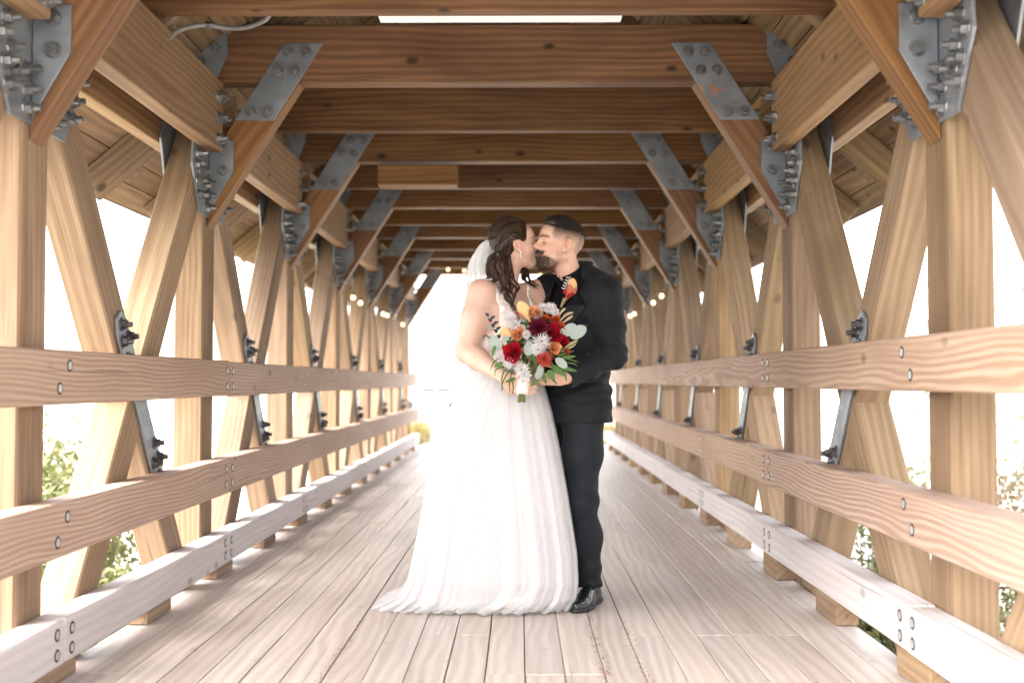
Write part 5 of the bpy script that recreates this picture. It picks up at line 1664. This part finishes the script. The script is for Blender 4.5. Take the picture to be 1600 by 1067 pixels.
# long wavy locks down the back and the near side
for k in range(46):
    u = k / 45
    s = BH.w(-0.055 - 0.055 * u + rb.gauss(0, .006), -0.070 + 0.10 * u + rb.gauss(0, .01), 0.005 + rb.gauss(0, .02))
    px = 774 + 26 * rb.random() - 10 * u
    e = P(px - 4 + rb.gauss(0, 5), 440 + rb.gauss(0, 9), 5.09 + 0.14 * u)
    m = s.lerp(e, 0.5) + Vector((-0.012 + rb.gauss(0, .008), -0.012, 0.0))
    lock([s, m, e], 0.0066, n=22, wav=0.008, freq=1.6, sub=5)
for (pts, r) in (
    ([(789, 398, 5.06), (787, 425, 5.05), (797, 448, 5.03), (790, 462, 5.01), (802, 478, 4.99), (806, 494, 4.985)], 0.0075),
    ([(792, 400, 5.06), (795, 428, 5.05), (789, 450, 5.02), (800, 466, 5.0), (797, 482, 4.985)], 0.0065),
    ([(796, 402, 5.07), (800, 430, 5.055), (806, 450, 5.03), (801, 470, 5.0)], 0.0055),
    ([(784, 400, 5.06), (778, 424, 5.05), (786, 444, 5.03), (778, 458, 5.02)], 0.0090),
    ([(780, 396, 5.07), (769, 420, 5.07), (776, 436, 5.05), (764, 440, 5.04)], 0.0095),
    ([(776, 392, 5.08), (762, 415, 5.09), (768, 432, 5.07), (757, 437, 5.06)], 0.0085),
    ([(786, 390, 5.06), (783, 412, 5.05), (789, 436, 5.035), (784, 450, 5.02)], 0.0100)):
    for rep in range(5):
        q = [P(a + rb.gauss(0, 2.8), b_ + rb.gauss(0, 2), c_ + rb.gauss(0, .01)) for a, b_, c_ in pts]
        lock(q, r * 0.72, n=30, wav=0.005, freq=2.2, sub=5, twist=7)
# locks on the far shoulder
for k in range(9):
    q = [P(806 + rb.gauss(0, 3), 412 + rb.gauss(0, 2), 5.24), P(820 + rb.gauss(0, 3), 426 + rb.gauss(0, 2), 5.23), P(822 + rb.gauss(0, 4), 436, 5.21), P(832 + rb.gauss(0, 4), 446 + rb.gauss(0, 3), 5.18), P(842 + rb.gauss(0, 3), 449 + rb.gauss(0, 2), 5.15)]
    lock(q, 0.0055, n=22, wav=0.004, freq=1.8, sub=4)
fly_v, fly_f = [], []
for k in range(170):
    a = rb.uniform(0.3, 2.9)
    s = on_cap(0.09 * math.cos(a) - 0.02, rb.uniform(-0.08, 0.05), 0.046 + 0.09 * math.sin(a), 0.002) if k < 90 else P(rb.uniform(764, 800), rb.uniform(385, 430), 5.05)
    dr = Vector((-0.030 * rb.random() - 0.008, rb.gauss(-.004, .01), rb.gauss(0.0, 0.010) if k < 90 else -0.035 * rb.random()))
    tube_geo(spline([s, s + dr * 0.5 + Vector((0, 0, .006)), s + dr * 1.1 + Vector((rb.gauss(0, .006), 0, -.008))], 6), [.0006, .0006, .0005, .0005, .0004, .0003], 3, fly_v, fly_f)
put('flyaway_hair', mesh_from('flyaway_hair', fly_v, fly_f, True), M_HAIRB, HR)['kind'] = 'stuff'
put('hair_locks', mesh_from('hair_locks', locks_v, locks_f, True), M_HAIRB, HR)

# ------------------------------------------------------------------ the bouquet
BQ = empty('bouquet', P(815, 612, 4.74))
tag(BQ, 'bouquet of red and orange roses with silver leaves held between the couple', 'bouquet')
def petal_mat(name, a, b_):
    m, N, K, b = new_mat(name)
    g = N.new('ShaderNodeNewGeometry'); r = ramp(N, [(0, a), (1, b_)]); K.new(g.outputs['Random Per Island'], r.inputs[0])
    K.new(r.outputs[0], b.inputs['Base Color']); b.inputs['Roughness'].default_value = 0.55
    b.inputs['Specular IOR Level'].default_value = 0.25
    tr = N.new('ShaderNodeBsdfTranslucent'); K.new(r.outputs[0], tr.inputs['Color'])
    mx = N.new('ShaderNodeMixShader'); mx.inputs[0].default_value = 0.32
    K.new(b.outputs[0], mx.inputs[1]); K.new(tr.outputs[0], mx.inputs[2])
    K.new(mx.outputs[0], N['Material Output'].inputs['Surface'])
    return m
M_RED = petal_mat('red_rose_petal', (0.30, 0.004, 0.014), (0.46, 0.012, 0.026))
M_BURG = petal_mat('burgundy_dahlia_petal', (0.065, 0.003, 0.012), (0.14, 0.006, 0.024))
M_PEACH = petal_mat('peach_rose_petal', (0.62, 0.27, 0.115), (0.72, 0.38, 0.19))
M_CALLA = petal_mat('calla_petal', (0.75, 0.45, 0.19), (0.78, 0.50, 0.24))
M_CORAL = petal_mat('coral_pin_petal', (0.38, 0.04, 0.03), (0.50, 0.10, 0.06))
M_ORG = petal_mat('orange_button_petal', (0.44, 0.06, 0.015), (0.52, 0.12, 0.02))
M_STAR = petal_mat('white_star_petal', (0.55, 0.52, 0.525), (0.74, 0.70, 0.70))
M_EUC = petal_mat('silver_leaf', (0.27, 0.315, 0.28), (0.40, 0.44, 0.405))
M_GRN = petal_mat('green_leaf', (0.055, 0.12, 0.03), (0.10, 0.18, 0.05))
M_DRK = petal_mat('dark_leaf', (0.02, 0.028, 0.026), (0.04, 0.045, 0.045))
M_WHEAT = petal_mat('dried_wheat', (0.38, 0.29, 0.17), (0.48, 0.38, 0.24))
M_STEM = petal_mat('cut_stem', (0.10, 0.12, 0.035), (0.17, 0.17, 0.06))
M_RIB = cloth('blush_ribbon', (0.74, 0.58, 0.54), None, 0.1)
rq = random.Random(9)
VIEW = (Vector(cam.location) - P(835, 535, 4.75)).normalized()
BC = P(834, 560, 4.87)                                        # flowers radiate from here
def radial(px, py, Y, k=0.55):
    c = P(px, py, Y)
    n = ((c - BC).normalized() * k + Vector((0, -1, 0.12)) * (1 - k)).normalized()
    return c, n
def basis(n):
    n = Vector(n).normalized(); u = n.orthogonal().normalized(); return u, n.cross(u), n
def petal(vs, fs, c, u, v, n, w, l, cup, curl, ns=4):
    """patch rising from c: width along v, length along u*out + n"""
    i0 = len(vs)
    for i in range(ns + 1):
        t = i / ns
        for j in range(ns + 1):
            s = j / ns * 2 - 1
            ww = w * math.sin(math.pi * (0.18 + 0.64 * t)) ** 0.7
            out = cup * math.sin(t * 1.5) + curl * t ** 3
            vs.append(c + v * s * ww + u * (out - 0.35 * w * s * s * (1 - curl * 8 * t)) + n * (l * t - 0.10 * l * s * s))
    for i in range(ns):
        for j in range(ns):
            a = i0 + i * (ns + 1) + j; fs.append((a, a + 1, a + ns + 2, a + ns + 1))
def rose(px, py, Y, r, mat, name='rose', k=0.55):
    c, n = radial(px, py, Y, k)
    u, v, n = basis(n)
    vs, fs = [], []
    N_ = 26
    for i in range(N_):
        t = i / (N_ - 1)
        a = i * 2.39996
        ru = (u * math.cos(a) + v * math.sin(a)); rv = n.cross(ru)
        rad = r * (0.06 + 0.70 * t ** 0.85)
        petal(vs, fs, c + ru * rad * 0.55 - n * r * 0.55, ru, rv, n, r * (0.22 + 0.36 * t), r * (0.98 - 0.30 * t), rad * 0.62, r * 0.26 * t, 4)
    o = put(name, mesh_from(name, vs, fs, True), mat, BQ)
    return o
def spiky(px, py, Y, r, mat, name, count, wid, rings=5, k=0.55, lift=0.25):
    c, n = radial(px, py, Y, k); u, v, n = basis(n)
    vs, fs = [], []
    for i in range(count):
        t = (i + 0.5) / count
        el = math.acos(1 - t * 1.15) if t < 0.99 else 1.7
        a = i * 2.39996
        d = (u * math.cos(a) + v * math.sin(a)) * math.sin(el) + n * math.cos(el)
        sd = d.cross(n); sd = sd.normalized() if sd.length > 1e-4 else u
        upv = sd.cross(d)
        l = r * rq.uniform(0.62, 1.12)
        b0 = c + d * r * 0.18
        i0 = len(vs)
        vs += [b0 - sd * wid * .4, b0 + sd * wid * .4, b0 + d * l * .55 + sd * wid - upv * wid * .3, b0 + d * l * .55 - sd * wid - upv * wid * .3, b0 + d * l + upv * l * 0.05, b0 + d * l * .5 + upv * wid * .25]
        fs += [(i0, i0 + 1, i0 + 5), (i0 + 1, i0 + 2, i0 + 5), (i0 + 2, i0 + 4, i0 + 5), (i0 + 4, i0 + 3, i0 + 5), (i0 + 3, i0, i0 + 5)]
    return put(name, mesh_from(name, vs, fs, False), mat, BQ)
def leaf(c, d, n, l, w, mat, name='leaf', bend=0.25, rnd=0.7, parent=None, round_=False):
    d = Vector(d).normalized(); n = (Vector(n) - d * Vector(n).dot(d)).normalized(); s = d.cross(n)
    vs, fs = [], []
    NS = 8
    for i in range(NS + 1):
        t = i / NS
        ww = w * max(0.02, math.sin(math.pi * t ** rnd)) ** 0.75
        if round_: ww = w * max(0.03, 1 - (2 * t - 1) ** 2) ** 0.5
        base = Vector(c) + d * l * t - n * bend * l * t * t
        vs += [base - s * ww + n * ww * 0.22, base, base + s * ww + n * ww * 0.22]
        if i:
            b0 = (i - 1) * 3
            fs += [(b0, b0 + 1, b0 + 4, b0 + 3), (b0 + 1, b0 + 2, b0 + 5, b0 + 4)]
    return put(name, mesh_from(name, vs, fs, True), mat, parent or BQ)
def leaf_px(p0, p1, Y0, Y1, w, mat, bend=0.1, rnd=0.7, name='leaf', tilt=(0, -1, 0.25), round_=False):
    a, b_ = P(*p0, Y0), P(*p1, Y1)
    return leaf(a, b_ - a, tilt, (b_ - a).length, w, mat, name, bend, rnd, None, round_)
PXM = 1 / 368.0
rose(800.5, 551, 4.715, 0.044, M_RED)
rose(867, 519, 4.715, 0.046, M_RED)
rose(881, 536, 4.76, 0.030, M_RED)
spiky(842, 513, 4.71, 0.048, M_BURG, 'dahlia', 95, 0.0062)
rose(808, 521, 4.715, 0.033, M_PEACH)
rose(834, 487, 4.735, 0.034, M_PEACH, k=0.75)
rose(867, 543, 4.72, 0.030, M_PEACH)
rose(806, 497, 4.76, 0.024, M_PEACH)
spiky(850, 561, 4.70, 0.036, M_CORAL, 'pincushion_flower', 150, 0.0017)
for (a, b_) in ((852, 496), (863, 499), (870, 497), (877, 508)): rose(a, b_, 4.725, 0.0155, M_ORG, 'button_flower')
rose(886, 549, 4.715, 0.0135, M_CORAL, 'button_flower')
rose(806, 492, 4.74, 0.014, M_RED, 'button_flower')
for (a, b_, r, Y) in ((798, 499, 0.036, 4.73), (803, 508, 0.028, 4.72), (846, 533, 0.042, 4.70), (840, 546, 0.034, 4.705), (858, 483, 0.030, 4.735), (848, 482, 0.024, 4.75),
                      (815, 577, 0.036, 4.715), (820, 587, 0.030, 4.71), (823, 523, 0.022, 4.71), (780, 558, 0.024, 4.75), (796, 567, 0.026, 4.73), (868, 489, 0.02, 4.74)):
    spiky(a, b_, Y, r, M_STAR, 'star_flower', 58, 0.0026)
# calla lilies: a rolled cone with a pointed lip
def calla(base, tip, w, mat, name, parent):
    base, tip = Vector(base), Vector(tip)
    d = (tip - base).normalized(); l = (tip - base).length
    s = d.cross(Vector((0, -1, 0.2))).normalized(); f = s.cross(d)
    vs, fs = [], []
    na_, nl = 18, 9
    for i in range(nl + 1):
        t = i / nl
        for j in range(na_ + 1):
            a = j / na_ * 2 * math.pi * 1.06 + 0.3
            rr = w * (0.10 + 0.9 * t ** 1.9)
            rim = 0.42 * l * max(0, math.cos((a - 0.3) - math.pi * 0.5)) * t ** 3
            vs.append(base + d * (l * 0.62 * t + rim) + (s * math.cos(a) + f * math.sin(a)) * rr * (1 + 0.25 * t ** 4))
    for i in range(nl):
        for j in range(na_):
            a = i * (na_ + 1) + j; fs.append((a, a + 1, a + na_ + 2, a + na_ + 1))
    return put(name, mesh_from(name, vs, fs, True), mat, parent)
calla(P(831, 508, 4.74), P(813, 472, 4.735), 0.021, M_CALLA, 'calla_lily', BQ)
calla(P(804, 528, 4.74), P(782, 514, 4.72), 0.020, M_CALLA, 'calla_lily', BQ)
# silver dollar eucalyptus
for (p0, p1, w, Ya, Yb) in (((880, 522), (900, 508), 0.026, 4.74, 4.73), ((892, 528), (915, 510), 0.029, 4.735, 4.73), ((782, 546), (764, 524), 0.026, 4.75, 4.76), ((784, 536), (793, 523), 0.012, 4.73, 4.72),
                            ((824, 556), (828, 533), 0.022, 4.71, 4.705), ((868, 560), (886, 574), 0.019, 4.72, 4.72), ((846, 568), (841, 590), 0.016, 4.72, 4.73), ((875, 515), (884, 521), 0.013, 4.72, 4.715),
                            ((770, 516), (762, 508), 0.013, 4.77, 4.78), ((838, 592), (848, 574), 0.017, 4.735, 4.73)):
    leaf_px(p0, p1, Ya, Yb, w * 0.95, M_EUC, 0.10, 0.8, tilt=(rq.gauss(0, .35), -1, 0.25 + rq.gauss(0, .3)), round_=True)
for (p0, p1, w) in (((872, 575), (902, 578), 0.013), ((862, 572), (884, 586), 0.020), ((856, 578), (866, 594), 0.020), ((848, 582), (852, 600), 0.014), ((774, 540), (768, 556), 0.013),
                    ((830, 545), (842, 574), 0.010), ((826, 550), (838, 570), 0.008), ((815, 590), (822, 600), 0.012), ((882, 582), (886, 596), 0.006), ((870, 558), (896, 545), 0.009), ((820, 505), (836, 492), 0.008),
                    ((806, 590), (790, 598), 0.012), ((842, 590), (830, 604), 0.012), ((860, 590), (872, 600), 0.010), ((786, 566), (772, 574), 0.012), ((876, 560), (900, 556), 0.010)):
    leaf_px(p0, p1, 4.745, 4.735, w * 0.8, M_GRN, 0.2, 0.75, tilt=(rq.gauss(0, .5), -1, 0.25 + rq.gauss(0, .5)))
# dark leafy sprig on the left
for i in range(9):
    u = i / 8
    x, y = 782 - 18 * u, 528 - 34 * u
    leaf_px((x, y), (x - 6 + 14 * (i % 2), y - 5), 4.755, 4.745, 0.007, M_DRK, 0.05)
# hanging grasses and ferns
for pts in (((792, 572), (784, 590), (786, 610)), ((800, 580), (796, 600), (797, 615)), ((778, 560), (770, 568), (766, 580)), ((788, 572), (774, 578), (774, 588)), ((796, 578), (786, 596), (784, 612)),
            ((880, 560), (892, 562), (904, 566)), ((884, 566), (896, 568), (902, 572)), ((874, 548), (892, 540), (903, 534)), ((766, 528), (758, 524), (754, 530)), ((800, 590), (802, 606), (800, 616))):
    gv_, gf_ = tube_geo(spline([P(a, b_, 4.74) for a, b_ in pts], 8), [.0022, .003, .0034, .0034, .003, .0026, .002, .001], 5)
    put('trailing_grass', mesh_from('trailing_grass', gv_, gf_, True), M_GRN, BQ)
for pts in (((872, 505), (884, 492), (896, 488)), ((874, 508), (888, 498), (895, 493)), ((870, 500), (878, 486), (884, 482)), ((862, 492), (862, 480), (858, 474)), ((866, 492), (868, 480), (866, 476)), ((880, 545), (892, 537), (903, 531)), ((876, 550), (890, 543), (900, 537))):
    wv_, wf_ = tube_geo(spline([P(a, b_, 4.745) for a, b_ in pts], 8), [.002, .003, .0045, .006, .0065, .006, .005, .002], 6)
    put('dried_wheat', mesh_from('dried_wheat', wv_, wf_, True), M_WHEAT, BQ)
# filler foliage behind the blooms, stems, wrap
cs = [P(834 + 38 * math.cos(a) * q, 538 + 34 * math.sin(a) * q, 4.82) for a, q in [(i * 2.4, math.sqrt((i + .5) / 40)) for i in range(40)]]
vs, fs = leaves_geo(cs, 7, 0.016, 0.021, rq)
put('filler_foliage', mesh_from('filler_foliage', vs, fs), M_GRN, BQ)
sv_, sf_ = [], []
for i in range(15):
    a = i * 2.4; q = 0.017 * math.sqrt((i + .5) / 15)
    bt_ = P(814.5, 627, 4.735) + Vector((math.cos(a) * q, math.sin(a) * q, rq.uniform(-.004, .004)))
    md_ = P(817, 604, 4.765) + Vector((math.cos(a) * q * .8, math.sin(a) * q * .8, 0))
    tp_ = P(830, 560, 4.83) + Vector((math.cos(a) * q * 4, math.sin(a) * q * 3, 0))
    tube_geo(spline([bt_, md_, tp_], 8), 0.0036, 6, sv_, sf_)
put('stems', mesh_from('stems', sv_, sf_, True), M_STEM, BQ)
rv_, rf_ = [], []
tube_geo(spline([P(815.5, 616, 4.745), P(816.5, 606, 4.755), P(818.5, 594, 4.775)], 8), [.026, .0262, .0262, .0262, .0265, .0268, .027, .0275], 16, rv_, rf_)
rb_ = put('ribbon_wrap', mesh_from('ribbon_wrap', rv_, rf_, True), M_RIB, BQ)
# boutonniere on the lapel
BO = empty('boutonniere', P(891, 452, 5.0))
tag(BO, 'orange calla boutonniere with white sprig pinned on the black lapel', 'boutonniere')
def jface(px, py, off=0.016):
    """point just in front of the jacket along the sight line"""
    lo_, hi_ = 4.80, 5.30
    ys = np.linspace(lo_, hi_, 240)
    pts = np.array([tuple(P(px, py, y)) for y in ys], dtype=f32)
    d = g_jacket_core(pts)
    i = int(np.argmax(d < off))
    return float(ys[i])
JY = jface(890, 452)
BO.location = P(891, 452, JY)
calla(P(884, 466, JY), P(900, 437, JY - 0.025), 0.021, M_CALLA, 'calla_lily', BO)
M_PINK = petal_mat('coral_calla_petal', (0.52, 0.16, 0.09), (0.56, 0.2, 0.12))
calla(P(882, 470, JY - .004), P(894, 446, JY - 0.024), 0.015, M_PINK, 'calla_lily', BO)
calla(P(883, 471, JY - .004), P(902, 448, JY - 0.020), 0.013, M_PINK, 'calla_lily', BO)
for i in range(5):
    u = i / 4; x, y = 881 + 7 * u, 452 - 17 * u
    for sg in (-1, 1): leaf(P(x, y, JY - .02), P(x + sg * 6, y - 5, JY - .024) - P(x, y, JY - .02), (0, -1, 0.2), 0.014, 0.0024, M_STAR, 'sprig_leaf', parent=BO)
for (x, y) in ((880, 456), (885, 463), (893, 463)):
    leaf(P(x, y, JY - .012), Vector((rq.gauss(0, 1), -0.4, rq.gauss(0, .6))), (0, -1, 0.2), 0.026, 0.011, M_RED, 'petal', parent=BO)
leaf(P(892, 460, JY - .012), P(904, 462, JY - .02) - P(892, 460, JY - .012), (0, -1, 0.2), 0.03, 0.010, M_EUC, 'leaf', parent=BO)
tv, tf = tube_geo([P(876.5, 480, JY), P(883, 466, JY - .006)], [0.006, 0.009], 8)
put('wrapped_stem', mesh_from('wrapped_stem', tv, tf, True), M_WHEAT, BO)
